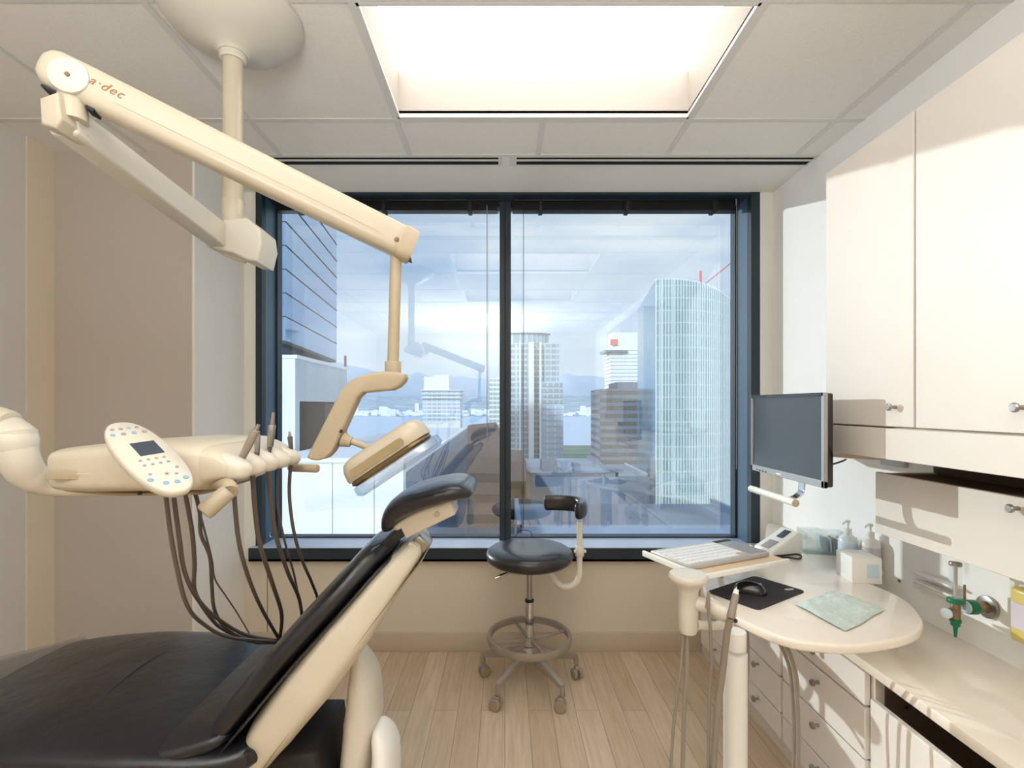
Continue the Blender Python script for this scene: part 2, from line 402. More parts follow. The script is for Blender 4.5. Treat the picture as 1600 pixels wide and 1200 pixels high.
# blinds gathered up at the head
for a, b, cl, nm in ((-1.31, -.04, (599,734,466), 'left pane of the window'), (.045, 1.335, (845,981,1117), 'right pane of the window')):
    t = thing('window_blind', 'dark slatted blind raised and gathered above the '+nm, 'blind', ((a+b)/2, 2.84, 2.47), 'raised dark blinds')
    obj('headrail', B(a, b, 2.81, 2.87, 2.532, 2.56, .003), 'blind', t)
    mb = MB()
    for k in range(8): mb.box(a+.004*(k % 2), b-.004*(k % 3), 2.812, 2.868, 2.476+.0068*k, 2.481+.0068*k, .001, 1)
    obj('slat_stack', mb, 'blind', t)
    for px in cl:
        x = (px-CX)*2.81/F
        obj('ladder_clip', B(x-.012, x+.012, 2.806, 2.873, 2.468, 2.535, .004), 'rubber', t)
    cx = (761-CX)*2.8/F if a < 0 else (818-CX)*2.8/F
    zb = 1.15 if a < 0 else .66
    obj('pull_cord', MB().tube([(cx, 2.80, 2.5), (cx, 2.80, zb)], .0022 if a < 0 else .0016, 6, smooth=False), 'cord' if a < 0 else 'rubber', t)
    if a > 0:
        obj('cord_hook', MB().tube([(cx-.045, 2.80, .61), (cx-.03, 2.80, .645), (cx, 2.80, .655), (cx+.04, 2.80, .645), (cx+.05, 2.80, .61)], .002, 6), 'rubber', t)
        x2 = (1147-CX)*2.82/F
        obj('pull_cord', MB().tube([(x2, 2.80, 2.5), (x2+.006, 2.80, 2.44), (x2+.004, 2.8, 1.0)], .0022, 6), 'cord', t)
c = Vector(((420-CX)*2.80/F, 2.80, H-(835-CY)*2.8/F))
mb = MB().tube([c+Vector((.018+.014*math.cos(a), 0, .016*math.sin(a))) for a in [k*math.pi/6 for k in range(12)]], .0022, 8, n=3, closed=True)
obj('cord_ring', mb, 'chrome', label='small metal cord ring on the left window reveal above the sill', cat='ring')

# linear slot diffusers
for a, b, w in ((-1.20, -.012, 'left half, starting behind the lamp arm'), (.022, 1.50, 'right half, ending at the cabinet wall')):
    t = thing('air_vent', 'long black double-slot ceiling air vent above window, '+w, 'vent', ((a+b)/2, 2.39, ZC), 'slot air vents along the ceiling')
    mb = MB()
    for y, q in ((2.345,.006), (2.374,.014), (2.426,.008)): mb.box(a, b, y, y+q, ZC-.003, ZC)
    for x in (a, b-.02): mb.box(x, x+.02 if a < 0 else x+.034, 2.345, 2.434, ZC-.0033, ZC)
    obj('frame', mb, 'tbar', t, smooth=0)
    obj('slot', B(a, b, 2.345, 2.434, ZC+.0005, ZC+.003), 'black', t, smooth=0)
obj('trim_4', B(1.50, 1.66, 2.345, 2.435, ZC-.001, ZC+.03), 'bulk', kind='structure')
obj('trim_4', B(-.014, .024, 2.345, 2.435, ZC-.002, ZC+.03), 'bulk', kind='structure')

# recessed lights
for k, (a, b) in enumerate(lights):
    lb = ['large recessed ceiling light panel nearest the window', 'recessed ceiling light overhead, reflected in the window glass', 'recessed ceiling light at the back of the room'][k]
    t = thing('ceiling_light', lb, 'ceiling light', ((LX0+LX1)/2, (a+b)/2, ZC), 'recessed ceiling lights')
    mb = MB(); h = .19; e = .02
    mb.box(LX0-.02, LX0, a, b, ZC, ZC+h); mb.box(LX1, LX1+.02, a, b, ZC, ZC+h); mb.box(LX0, LX1, a-.02, a, ZC, ZC+h); mb.box(LX0, LX1, b, b+.02, ZC, ZC+h)
    mb.box(LX0-.02, LX1+.02, a-.02, b+.02, ZC+h+.012, ZC+h+.03)
    obj('housing', mb, 'housing', t, smooth=0)
    obj('frame', MB().box(LX0, LX1, b-.012, b, ZC-.004, ZC+.012).box(LX0, LX1, a, a+.012, ZC-.004, ZC+.012).box(LX0, LX0+.008, a, b, ZC-.004, ZC+.01).box(LX1-.008, LX1, a, b, ZC-.004, ZC+.01), 'tbar', t, smooth=0)
    obj('lens', B(LX0+.002, LX1-.002, a+.002, b-.002, ZC+h, ZC+h+.01), 'lens', t, smooth=0)

# ================================================================ CABINETS, RIGHT
def knob(name, parent, p, r=.011, L=.026, m='metal'):
    x, y, z = p
    pr = [(0,0),(.006,0),(.0055,.006),(.004,.012),(.0055,.017),(r,.019),(r,L-.003),(r-.003,L),(0,L)]
    return obj(name, MB().lathe(pr, (x, y, z), (-1,0,0), 20), m, parent)
XU = 1.15
t = thing('wall_cabinet', 'white wall cabinet with two tall flat doors and small round knobs', 'cabinet', (1.32, 1.0, 1.2))
obj('carcass', B(XU+.018, XR, .2, 1.764, 1.2, 2.19), 'cab_edge', t, smooth=0)
for a, b, ky in ((1.386, 1.766, 1.45), (.985, 1.380, 1.092), (.60, .979, .66)):
    d = obj('door', B(XU, XU+.018, a+.001, b, 1.299, 2.192, .0015, 1), 'cab', t)
    knob('knob', d, (XU, ky, 1.357))
obj('fascia', B(XU, XU+.018, .2, 1.766, 1.199, 1.293, .0015, 1), 'cab', t)
t = thing('appliance_cabinet', 'shallow white lift-up cabinet box fixed below the wall cabinet', 'cabinet', (1.385, 1.0, .925))
XM = 1.279
mb = MB(); mb.box(XM+.016, XR, .2, .216, .925, 1.199); mb.box(XM+.016, XR, 1.684, 1.70, .925, 1.13); mb.box(XM+.016, XR, .216, 1.684, .925, .94)
obj('carcass', mb, 'cab_edge', t, smooth=0)
obj('inside', B(XM+.02, XR-.004, .22, 1.682, .942, 1.125), 'dark', t, smooth=0)  # dark block stands in for the shade inside the open gap
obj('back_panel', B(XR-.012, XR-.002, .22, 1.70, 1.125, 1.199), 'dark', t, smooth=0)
f = obj('flap', B(XM, XM+.016, .2, 1.702, .925, 1.133, .0015, 1), 'cab', t)
knob('knob', f, (XM, 1.228, 1.105))
# rounded shelf under the cabinet end
pl = [(1.19,2.25),(1.19,1.95),(1.20,1.84),(1.235,1.76),(1.30,1.72),(1.40,1.712),(XR,1.712),(XR,2.25)]
obj('under_shelf', MB().prism(pl, 1.172, 1.19, .003), 'cab_edge', label='cream rounded shelf tucked under the wall cabinet behind the monitor', cat='shelf')

# base cabinet and worktop
XB = 1.09
t = thing('base_cabinet', 'white base cabinet with rows of drawers and an open niche', 'cabinet', (1.29, 1.2, 0))
mb = MB()
for y0, y1 in ((2.71, 2.728), (1.912, 1.928), (1.455, 1.472), (.2, .218)): mb.box(XB+.004, XR, y0, y1, .0, .568)
mb.box(XB+.02, XR, .2, 2.728, .06, .075)
mb.box(1.45, 1.46, .2, 2.72, .07, .568)
mb.box(XB, XB+.02, .95, 2.728, .0, .058)
mb.box(XB+.004, XB+.02, .2, 2.728, .556, .568)
obj('carcass', mb, 'cab', t, smooth=0)
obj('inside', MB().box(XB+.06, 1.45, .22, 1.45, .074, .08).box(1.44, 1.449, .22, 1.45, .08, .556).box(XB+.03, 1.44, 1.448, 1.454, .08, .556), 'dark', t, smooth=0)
for z in (.475, .52):
    for x in (XB+.09, XB+.16): obj('shelf_pin_hole', MB().cyl((x, 1.4479, z), (x, 1.4470, z), .005, seg=12), 'black', t)
rows = [(.463, .562, .52), (.303, .457, .412), (.160, .297, .265), (.06, .154, .118)]
for y0, y1 in ((2.318, 2.708), (1.93, 2.312), (1.474, 1.910)):
    for z0, z1, kz in rows:
        d = obj('drawer', B(XB-.014, XB+.004, y0, y1, z0, z1, .0015, 1), 'cab_lit', t)
        yk = (y0+y1)/2
        if y0 < 1.5: yk = 1.69
        elif y0 < 2: yk = 2.09
        knob('knob', d, (XB-.014, yk, kz), .012, .028)
obj('tip_out_front', B(XB-.014, XB+.004, .9, 1.452, .06, .497, .0015, 1), 'cab_lit', t)

t = obj('worktop', B(1.072, XR, .1, DW-.006, .570, .60, .004), 'counter', label='low cream stone worktop along the right wall, under the round desk end', cat='worktop')
ZP = .72
edge = [(1140,868),(1108,888),(1098,908),(1103,925),(1125,945),(1152,965),(1204,989),(1245,1001),(1286,1006),(1330,1008),(1365,1005),(1405,998),(1432,988),(1443,974),(1437,958),(1417,938),(1379,919),(1350,908)]
pts = [Q(a, b, ZP) for a, b in edge]
pts = [Vector((XR-.06, 2.70, ZP)), Q(1192,849,ZP)]+pts+[Vector((XR-.004, 1.93, ZP)), Vector((XR-.004, 2.70, ZP))]
sm = pts[:2]+catmull(pts[2:-2], 5)[0]+pts[-2:]
t = thing('desk', 'cream desk top with a rounded peninsula end over the drawers', 'desk', (1.2, 2.0, .60))
obj('desk_top', MB().prism([(p.x, p.y) for p in sm], ZP-.028, ZP, .009, 4), 'counter', t)
obj('support_panel', MB().box(1.12, 1.14, 1.95, 2.25, .60, ZP-.028).box(1.14, 1.46, 1.95, 1.97, .60, ZP-.028), 'cab', t, smooth=0)

# ================================================================ WORLD, CAMERA, SUN
w = bpy.data.worlds.new('sky'); bpy.context.scene.world = w; w.use_nodes = True; n = w.node_tree; n.nodes.clear()
out = n.nodes.new('ShaderNodeOutputWorld'); bg = n.nodes.new('ShaderNodeBackground'); n.links.new(bg.outputs[0], out.inputs[0])
tc = n.nodes.new('ShaderNodeTexCoord'); mp = n.nodes.new('ShaderNodeMapping'); mp.inputs['Scale'].default_value = (1.6, 1.6, 6.0); mp.inputs['Rotation'].default_value = (0, .25, 0); n.links.new(tc.outputs['Generated'], mp.inputs[0])
ns = n.nodes.new('ShaderNodeTexNoise'); ns.inputs['Scale'].default_value = 1.7; ns.inputs['Detail'].default_value = 7; ns.inputs['Roughness'].default_value = .5; ns.inputs['Distortion'].default_value = .4
n.links.new(mp.outputs[0], ns.inputs['Vector'])
rp = n.nodes.new('ShaderNodeValToRGB'); rp.color_ramp.elements[0].position = .32; rp.color_ramp.elements[1].position = .68
rp.color_ramp.elements[0].color = rgb(170,194,226); rp.color_ramp.elements[1].color = rgb(246,247,250); n.links.new(ns.outputs[0], rp.inputs[0])
sp = n.nodes.new('ShaderNodeSeparateXYZ'); n.links.new(tc.outputs['Generated'], sp.inputs[0])
r2 = n.nodes.new('ShaderNodeValToRGB'); n.links.new(sp.outputs[2], r2.inputs[0])
r2.color_ramp.elements[0].position = 0.0; r2.color_ramp.elements[0].color = (.55,.55,.55,1); r2.color_ramp.elements[1].position = .35; r2.color_ramp.elements[1].color = (0,0,0,1)
mx = n.nodes.new('ShaderNodeMixRGB'); n.links.new(r2.outputs[0], mx.inputs[0]); n.links.new(rp.outputs[0], mx.inputs[1]); mx.inputs[2].default_value = rgb(222,233,246)
n.links.new(mx.outputs[0], bg.inputs[0]); bg.inputs[1].default_value = 1.25

def sun(name, d, e, col, ang):
    l = bpy.data.lights.new(name, 'SUN'); l.energy = e; l.color = col; l.angle = math.radians(ang)
    o = bpy.data.objects.new(name, l); C.objects.link(o); o.rotation_euler = Vector(d).to_track_quat('-Z', 'Y').to_euler(); return o
sun('sun_low', (1, -.76, -.21), 2.7, (1, .965, .92), .5)
sun('city_fill_sun', (.35, .8, -.5), 2.8, (1, .98, .95), 2)  # second sun added to brighten the building fronts

cam = bpy.data.cameras.new('camera'); co = bpy.data.objects.new('camera', cam); C.objects.link(co)
co.location = (0, 0, H); co.rotation_euler = (math.pi/2, 0, 0); cam.sensor_width = 36; cam.lens = F/1600*36
cam.shift_x = (800-CX)/1600; cam.shift_y = -(600-CY)/1600; cam.clip_start = .02; cam.clip_end = 60000
sc = bpy.context.scene; sc.camera = co
sc.view_settings.view_transform = 'Standard'; sc.view_settings.look = 'None'; sc.view_settings.exposure = 0; sc.view_settings.gamma = 1
try:
    sc.cycles.use_denoising = True; sc.cycles.sample_clamp_indirect = 6; sc.cycles.max_bounces = 10; sc.cycles.diffuse_bounces = 6; sc.cycles.transparent_max_bounces = 12
except Exception: pass

def area(name, loc, rot, sx, sy, e, col=(1,.96,.9)):
    l = bpy.data.lights.new(name, 'AREA'); l.shape = 'RECTANGLE'; l.size = sx; l.size_y = sy; l.energy = e; l.color = col
    o = bpy.data.objects.new(name, l); C.objects.link(o); o.location = loc; o.rotation_euler = rot; return o
area('ceiling_fill', (-.3, -.9, 1.55), (math.pi, 0, 0), 1.0, 1.0, 96, (.93,.97,1.0))  # added fill lamp, unseen, aimed at the ceiling to brighten the room

# ================================================================ DENTAL LIGHT (ceiling mounted)
t = thing('dental_light', 'cream ceiling-mounted dental operating light with long sloping spring arm', 'dental light', (-.828, 1.5, ZC))
pc = P(364, 350, 1.5)
X0 = pc.x
cb = H+ (634-86)*1.5/F
obj('ceiling_canopy', MB().lathe([(0,ZC-cb-.001),(.20,ZC-cb-.001),(.20,ZC-cb-.012),(.17,ZC-cb-.05),(.10,.028),(.05,.012),(.04,0),(0,0)], (X0, 1.5, cb), seg=40), 'cream_arml', t)
obj('collar', MB().lathe([(0,0),(.034,0),(.038,.006),(.036,.02),(.03,.026),(0,.026)], (X0,1.5,cb-.02), seg=32), 'cream_arml', t)
obj('pole', MB().cyl((X0,1.5,pc.z+.02), (X0,1.5,cb), .0285, seg=32), 'cream_arm', t)
obj('pole_sleeve', MB().cyl((X0,1.5,pc.z-.04), (X0,1.5,pc.z+.07), .0325, seg=32, bev=.004), 'cream_arm', t)
# pivot box: faceted head pointing right
def poly_xz(pxs, d): return [(P(a, b, d).x, P(a, b, d).z) for a, b in pxs]
def slabxz(poly, y0, y1, bev=.006, seg=3):
    m = Matrix.Rotation(math.pi/2, 4, 'X')       # local (x, y, z) -> (x, -z, y)
    return MB().prism(poly, -y1, -y0, bev, seg, m)
obj('pivot_box', slabxz(poly_xz([(362,352),(398,349),(418,366),(421,388),(414,416),(398,414),(378,404),(336,392),(336,374),(362,360)], 1.5), 1.45, 1.56, .008), 'cream_arml', t)
obj('pivot_slot', slabxz(poly_xz([(352,398),(384,409),(384,412),(352,401)], 1.449), 1.44, 1.452, 0), 'tan_d', t)
# rigid arm from box to knuckle
E0, E1 = P(352, 376, 1.5), P(98, 186, .90)
def barbox(p0, p1, h, wd, h1=None, wd1=None, bev=.006):
    p0, p1 = Vector(p0), Vector(p1); d = (p1-p0).normalized(); s_ = d.cross(Vector((0,0,1))).normalized(); u = s_.cross(d)
    h1 = h1 or h; wd1 = wd1 or wd; mb = MB(); t_ = bmesh.new()
    vs = []
    for p, hh, ww in ((p0, h, wd), (p1, h1, wd1)):
        vs.append([t_.verts.new(p+s_*a*ww/2+u*b*hh/2) for a, b in ((-1,-1),(1,-1),(1,1),(-1,1))])
    for k in range(4): t_.faces.new((vs[0][k], vs[0][(k+1)%4], vs[1][(k+1)%4], vs[1][k]))
    t_.faces.new(vs[0][::-1]); t_.faces.new(vs[1]); bmesh.ops.recalc_face_normals(t_, faces=t_.faces)
    if bev: bmesh.ops.bevel(t_, geom=t_.edges[:], offset=bev, segments=3, profile=.5, affect='EDGES')
    return mb._add(t_)
obj('rigid_arm', barbox(E0, E1, .075, .05, .056, .05, .007), 'cream_arml', t)
kn = P(106, 185, .90)
obj('knuckle_block', slabxz(poly_xz([(84,168),(112,158),(118,200),(108,214),(86,208)], .90), .87, .935, .006), 'cream_arm', t)
obj('knuckle_post', MB().cyl(P(115,190,.905), P(112,128,.905), .022, seg=24), 'cream_arm', t)
# spring arm
S0, S1 = P(86, 112, .90), P(636, 383, 1.10)
ax = (S1-S0).normalized()
def rarm(p0, p1, h0, h1, w, ex=3.2):
    d = (p1-p0).normalized(); s_ = d.cross(Vector((0,0,1))).normalized(); u = s_.cross(d); secs = []
    L = (p1-p0).length; N = 40
    prof = [(-.0,.3,.3)]
    st = [(-.022,.25),(-.016,.6),(-.006,.85),(.006,.97)]+[(L*k/12, 1) for k in range(1, 12)]+[(L-.004,1),(L,.93)]
    for q_, k in st:
        h = (h0+(h1-h0)*q_/L)/2*k; ww = w/2*min(1, k+.12)
        ring = []
        for j in range(N):
            a = 2*math.pi*j/N; c_, s2 = math.cos(a), math.sin(a)
            ring.append(p0+d*q_+s_*ww*math.copysign(abs(c_)**(2/ex), c_)+u*h*math.copysign(abs(s2)**(2/ex), s2))
        secs.append(ring)
    return MB().loft(secs), d, s_, u
mb, d_, s_, u_ = rarm(S0, S1, .074, .072, .055)
obj('spring_arm', mb, 'cream_arm', t, smooth=50)
e0 = S1-d_*.018
obj('arm_end_cap', rarm(e0, S1+d_*.016, .078, .074, .058)[0], 'tan', t)
front = -s_ if s_.y > 0 else s_
front = front if front.y < 0 else -front
def bolt(px, py, d, r, m='bronze'):
    p = P(px, py, d)
    # move the point onto the camera-side face of the arm
    k = (p-S0).dot(d_); on = S0+d_*k; vv = (p-on).dot(u_); c_ = on+u_*vv+front*.0265
    obj('bolt', MB().cyl(c_, c_+front*.004, r, seg=20, bev=.001), m, t)
    return c_
bolt(618,380,1.09,.005)
c_ = S0+d_*.036-u_*.005
obj('pivot_cover', MB().cyl(c_+front*.020, c_+front*.031, .0315, seg=40, bev=.003), 'cream_arml', t)
obj('bolt', MB().cyl(c_+front*.031, c_+front*.033, .004, seg=16), 'bronze', t)
obj('arm_slot', barbox(S0+d_*.0-u_*.038, S0+d_*.03-u_*.0385, .004, .03, bev=0), 'rubber', t)
obj('arm_slot', barbox(S0+d_*.07-u_*.037, S0+d_*.084-u_*.038, .006, .03, bev=0), 'rubber', t)
for q0, q1, v in ((.11, .62, -.012),):
    obj('arm_groove', barbox(S0+d_*q0+u_*v+front*.0275, S0+d_*q1+u_*v*.8+front*.0275, .0007, .0008, bev=0), 'tan', t)
# lettering on the arm
cu = bpy.data.curves.new('lettering', 'FONT'); cu.body = 'a·dec'; cu.size = .023; cu.extrude = .0004; cu.shear = .35; cu.align_x = 'CENTER'; cu.space_character = 1.15
tmp = bpy.data.objects.new('tmp', cu); C.objects.link(tmp)
me = bpy.data.meshes.new_from_object(tmp.evaluated_get(bpy.context.evaluated_depsgraph_get())); bpy.data.objects.remove(tmp)
pp = P(176, 140, .92); k = (pp-S0).dot(d_); cc = S0+d_*k+front*.0278+u_*(.0)
R3 = Matrix((d_, u_, front)).transposed()
o = bpy.data.objects.new('lettering', me); C.objects.link(o)
o.matrix_world = Matrix.Translation(cc-WL[t.name]) @ R3.to_4x4(); o.parent = t; me.materials.append(M['logo'])
# drop tube
dt0, dt1 = P(619, 392, 1.10), P(614, 580, 1.10)
obj('drop_tube', MB().cyl((dt1.x, 1.10, dt1.z+.01), (dt0.x, 1.10, dt0.z+.008), .0126, .0126, seg=28), 'tan', t)
obj('drop_collar', MB().cyl((dt1.x, 1.10, dt1.z-.01), (dt1.x, 1.10, dt1.z+.022), .0178, seg=28, bev=.002), 'tan', t)
obj('arm_joint', slabxz(poly_xz([(600,384),(640,400),(642,408),(632,404),(604,392)], 1.10), 1.082, 1.12, .001), 'rubber', t)
yk = [(635,585),(622,582),(605,581),(586,583),(566,588),(550,596),(538,609),(525,634),(485,713),(492,717),(502,718),(514,715),(523,706),(531,692),(550,650),(563,621),(571,614),(600,611),(615,610),(626,605),(634,597),(637,590)]
obj('yoke', slabxz(poly_xz(yk, 1.10), 1.076, 1.118, .006, 3), 'tan', t)
obj('yoke_pivot', MB().cyl(P(535,686,1.10), P(549,691,1.10), .017, .012, seg=24, bev=.002), 'tan', t)
obj('head_rod', MB().cyl(P(545,688,1.10), P(600,708,1.10), .0072, seg=18), 'tan', t)
obj('pivot_bolt', MB().cyl(P(533,674,1.072), P(533,674,1.08), .004, seg=16), 'rubber', t)
# lamp head: seen from its side, tilted
a0, a1 = P(548, 745, 1.08), P(664, 668, 1.08)
def headframe():
    x = (a1-a0).normalized(); y = Vector((0,1,0)); z = x.cross(y); z = z if z.z > 0 else -z; return x, y, z
hx, hy, hz = headframe(); hc = (a0+a1)/2; HL = (a1-a0).length
R4 = Matrix((hx, hy, hz)).transposed().to_4x4()
def rr(w_, h_, r, n=6):
    o_ = []
    for cx_, cy_, a in ((w_/2-r,h_/2-r,0),(-w_/2+r,h_/2-r,90),(-w_/2+r,-h_/2+r,180),(w_/2-r,-h_/2+r,270)):
        for k in range(n+1):
            b_ = math.radians(a+90*k/n); o_.append((cx_+r*math.cos(b_), cy_+r*math.sin(b_)))
    return o_
def stack(levels, base):   # rounded rectangles stacked along local z
    secs = [[base @ Vector((x, y, z)) for x, y in rr(w_, h_, min(r, w_/2-.001, h_/2-.001))] for w_, h_, r, z in levels]
    return MB().loft(secs)
TH = Matrix.Translation(hc) @ R4
obj('lamp_head', stack([(HL*.80,.09,.03,.031),(HL*.93,.115,.04,.026),(HL*1.0,.13,.045,.012),(HL*1.02,.135,.045,-.008),(HL*1.01,.13,.045,-.014)], TH), 'cream_arm', t, smooth=45)
obj('lamp_reflector', stack([(HL*.96,.125,.04,-.015),(HL*.98,.127,.04,-.021),(HL*.9,.12,.04,-.026)], TH), 'bronze', t, smooth=45)
obj('lamp_cover', stack([(HL*.97,.126,.04,-.024),(HL*1.06,.134,.045,-.028),(HL*1.07,.136,.045,-.043),(HL*.98,.12,.04,-.051)], TH @ Matrix.Translation((.006,0,0))), 'lampglass', t, smooth=45)
obj('grip_inset', MB()._add(stack([(HL*.66,.017,.008,0),(HL*.66,.017,.008,.003)], Matrix.Identity(4)).bm, TH @ Matrix.Translation((-.008,-.0665,.0)) @ Matrix.Rotation(math.pi/2, 4, 'X')), 'tan_d', t)

# ================================================================ DELIVERY UNIT (left)
t = thing('dental_delivery_unit', 'cream over-patient delivery unit with oval keypad, handles and hanging hoses', 'dental unit', (-.72, 1.07, 1.19))
YC = 1.075
bp_ = [(-.905,1.232,.085,.036),(-.88,1.234,.125,.043),(-.80,1.238,.150,.0475),(-.68,1.243,.160,.050),(-.58,1.243,.155,.048)]
obj('unit_body', MB().sweep(bp_, YC, 5, 5, 40), 'cream', t, smooth=50)
obj('body_seam', MB().sweep([(-.912,1.2325,.090,.0018),(-.80,1.2325,.1515,.0018),(-.585,1.2325,.157,.0018)], YC, 5, 5, 40, ends=False), 'cream_l', t)
obj('grip_recess', MB().box(-.862,-.80,.926,.94,1.222,1.240,.0015), 'tan', t)
# holder block: sloping lip with five rounded lobes along the right side
obj('holder_block', MB().sweep([(-.60,1.243,.153,.046),(-.56,1.245,.150,.038),(-.53,1.238,.146,.020)], YC, 5, 5, 40), 'cream', t, smooth=50)
hy_ = [.955,1.012,1.069,1.126,1.183]
for y in hy_:
    obj('holder_lobe', MB().sweep([(-.575,1.247,.022,.030),(-.54,1.243,.024,.027),(-.507,1.236,.020,.018)], y, 2.6, 5, 20), 'cream_l', t, smooth=50)
# near and far handles
obj('handle_bracket', MB().tube([P(322,752,.98),P(345,756,.95),P(357,760,.925),P(359,769,.912)], .0125, 16, rs=[.011,.0125,.014,.0155]), 'tan', t)
g0, g1 = P(358, 767, .912), P(317, 802, .885)
obj('handle_grip', MB().cyl(g0, g1, .0155, .0165, seg=28, bev=.006), 'tan', t)
obj('handle_bracket', MB().tube([(-.53,1.20,1.222),(-.53,1.235,1.212),(P(452,731,1.23))], .008, 14), 'tan', t)
obj('handle_grip', MB().cyl(P(452, 731, 1.23), P(497, 732, 1.21), .0095, .0105, seg=24, bev=.004), 'tan', t)
obj('body_screw', MB().cyl((-.71,.958,1.194), (-.71,.958,1.188), .004, seg=12), 'rubber', t)
# keypad: oval plate facing the camera, long axis sloping down right
kc = P(232, 712, .86)
ax_x = P(282,766,.815)-P(182,658,.905); ax_y = P(275,706,.895)-P(191,718,.825); A_, B_ = ax_x.length/2, ax_y.length/2
ax_x.normalize(); ax_y = (ax_y-ax_x*ax_y.dot(ax_x)).normalized(); nrm = ax_x.cross(ax_y)
if nrm.y > 0: nrm = -nrm; ax_y = -ax_y
TK = Matrix.Translation(kc) @ Matrix((ax_x, ax_y, nrm)).transposed().to_4x4()
def oval(a, b, z, e=2.35, n=48): return [TK @ Vector((a*math.copysign(abs(math.cos(q))**(2/e), math.cos(q)), b*math.copysign(abs(math.sin(q))**(2/e), math.sin(q)), z)) for q in [2*math.pi*k/n for k in range(n)]]
B_ *= 1.04; su, sv = A_/.106, B_/.0575
kp = obj('keypad', MB().loft([oval(A_*.86,B_*.80,-.018),oval(A_*.97,B_*.96,-.012),oval(A_,B_,-.004),oval(A_*.99,B_*.985,.001),oval(A_*.965,B_*.94,.003)]), 'cream_l', t, smooth=50)
def kplate(name, x0, x1, y0, y1, m, z=.003, th=.0008, skew=0):
    mb = MB(); t_ = bmesh.new()
    for zz in (z, z+th):
        pass
    v = [[t_.verts.new((x+skew*y, y, zz)) for x, y in ((x0*su,y0*sv),(x1*su,y0*sv),(x1*su,y1*sv),(x0*su,y1*sv))] for zz in (z, z+th)]
    t_.faces.new(v[0][::-1]); t_.faces.new(v[1])
    for k in range(4): t_.faces.new((v[0][k], v[0][(k+1)%4], v[1][(k+1)%4], v[1][k]))
    mb._add(t_, TK); return obj(name, mb, m, kp, smooth=0)
kplate('display', -.036, .002, -.018, .033, 'lcd')
def kbtn(x, y, r, m): return obj('button', MB()._add(MB().cyl((0,0,0),(0,0,.0012), r, seg=14).bm, TK @ Matrix.Translation((x*su, y*sv, .0028))), m, kp)
for i in range(4):
    kbtn(-.082, -.026+.017*i, .0034, 'blueb' if i == 2 else 'greyb')
    kbtn(-.066, -.034+.022*i, .0042, 'blueb' if i % 2 == 0 else 'greyb')
for r_ in range(2):
    for i in range(4): kbtn(.014+.014*r_, -.026+.0165*i, .0027, 'greyb')
for i, (x, y) in enumerate(((.052,-.030),(.058,.0),(.062,.018),(.046,.03))): kbtn(x, y, .0028, ['greyb','redb','greyb','greyb'][i])
for x, y in ((.066,-.038),(.080,-.016),(.082,.006),(.076,.028)): kbtn(x, y, .0046, 'blueb')
obj('keypad_bracket', MB().cyl(TK @ Vector((0,.0,-.016)), (-.66,.98,1.235), .012, seg=16), 'tan', t)
# support arm sweeping in from the left
arm = [P(-60,665,1.05),P(-10,672,1.02),P(18,690,1.0),P(30,720,1.0),P(52,746,1.02),P(95,760,1.05),P(190,764,1.08)]
obj('support_arm', MB().tube([arm[2]+Vector((0,0,.015))]+arm[3:], .03, 24, rs=[.040,.034,.030,.022,.014]), 'cream_l', t, smooth=60)
obj('arm_joint', MB().tube(arm[:3]+[P(26,712,1.0)], .04, 24, rs=[.036,.042,.044,.030]), 'cream_l', t, smooth=60)
obj('joint_cap', MB().cyl(P(-20,655,1.0), P(14,668,1.0)+Vector((0,0,.002)), .032, seg=28, bev=.006), 'cream', t)
obj('under_tray', MB().sweep([(-.90,1.19,.07,.006),(-.75,1.187,.11,.006),(-.6,1.19,.11,.006)], YC, 4, 4), 'tan_d', t)
# hoses; each droops behind the chair seat
hs = [
 ([(258,764,.97),(266,830,.98),(276,885,1.0),(292,945,1.05),(318,975,1.15),(360,996,1.28),(432,1003,1.45)], .0042, 'hose'),
 ([(270,764,.99),(280,840,1.0),(289,895,1.03),(312,940,1.1),(345,970,1.25),(385,992,1.38),(436,1001,1.47)], .0044, 'hose'),
 ([(288,764,1.02),(300,830,1.04),(304,880,1.07),(305,925,1.12),(330,966,1.25),(352,985,1.35),(400,1004,1.43),(440,1000,1.5)], .0044, 'hose'),
 ([(303,762,1.05),(312,800,1.06),(314,835,1.08),(328,870,1.1),(331,915,1.15),(336,955,1.2),(356,984,1.32),(395,1003,1.42),(432,1004,1.5)], .0040, 'hose'),
]
for pts_, r_, m_ in hs: obj('hose', MB().tube([P(*p) for p in pts_], r_, 12), m_, t)
obj('thin_cable', MB().tube([P(*p) for p in [(300,765,1.05),(309,790,1.05),(330,870,1.1),(336,905,1.3),(352,930,1.5),(372,960,1.6),(393,996,1.7)]], .0022, 8), 'hose', t)
hp = [
 ([(366,745,1.0),(368,800,1.02),(376,860,1.05),(393,915,1.15),(412,957,1.3),(437,1000,1.48)], .0045, 'dental handpiece with brown hose, nearest on the delivery unit', (378,716), (400,672), .97, .0085, 'metal_w'),
 ([(395,735,1.05),(398,790,1.07),(406,850,1.1),(425,910,1.2),(440,960,1.35),(437,1000,1.5)], .0050, 'short metal dental syringe behind the nearest handpiece', (402,706), (402,678), 1.04, .0065, 'metal'),
 ([(418,728,1.1),(424,790,1.12),(432,840,1.15),(450,895,1.25),(468,938,1.4),(474,985,1.6)], .0048, 'slim upright metal handpiece with a narrow tip, in the middle holder', (422,698), (425,664), 1.10, .0085, 'metal'),
 ([(455,715,1.19),(452,770,1.2),(459,830,1.22),(472,875,1.28),(487,910,1.38),(497,940,1.5),(500,985,1.65)], .0040, 'small brown handpiece in the farthest holder of the delivery unit', (455,704), (453,682), 1.18, .006, 'hose'),
]
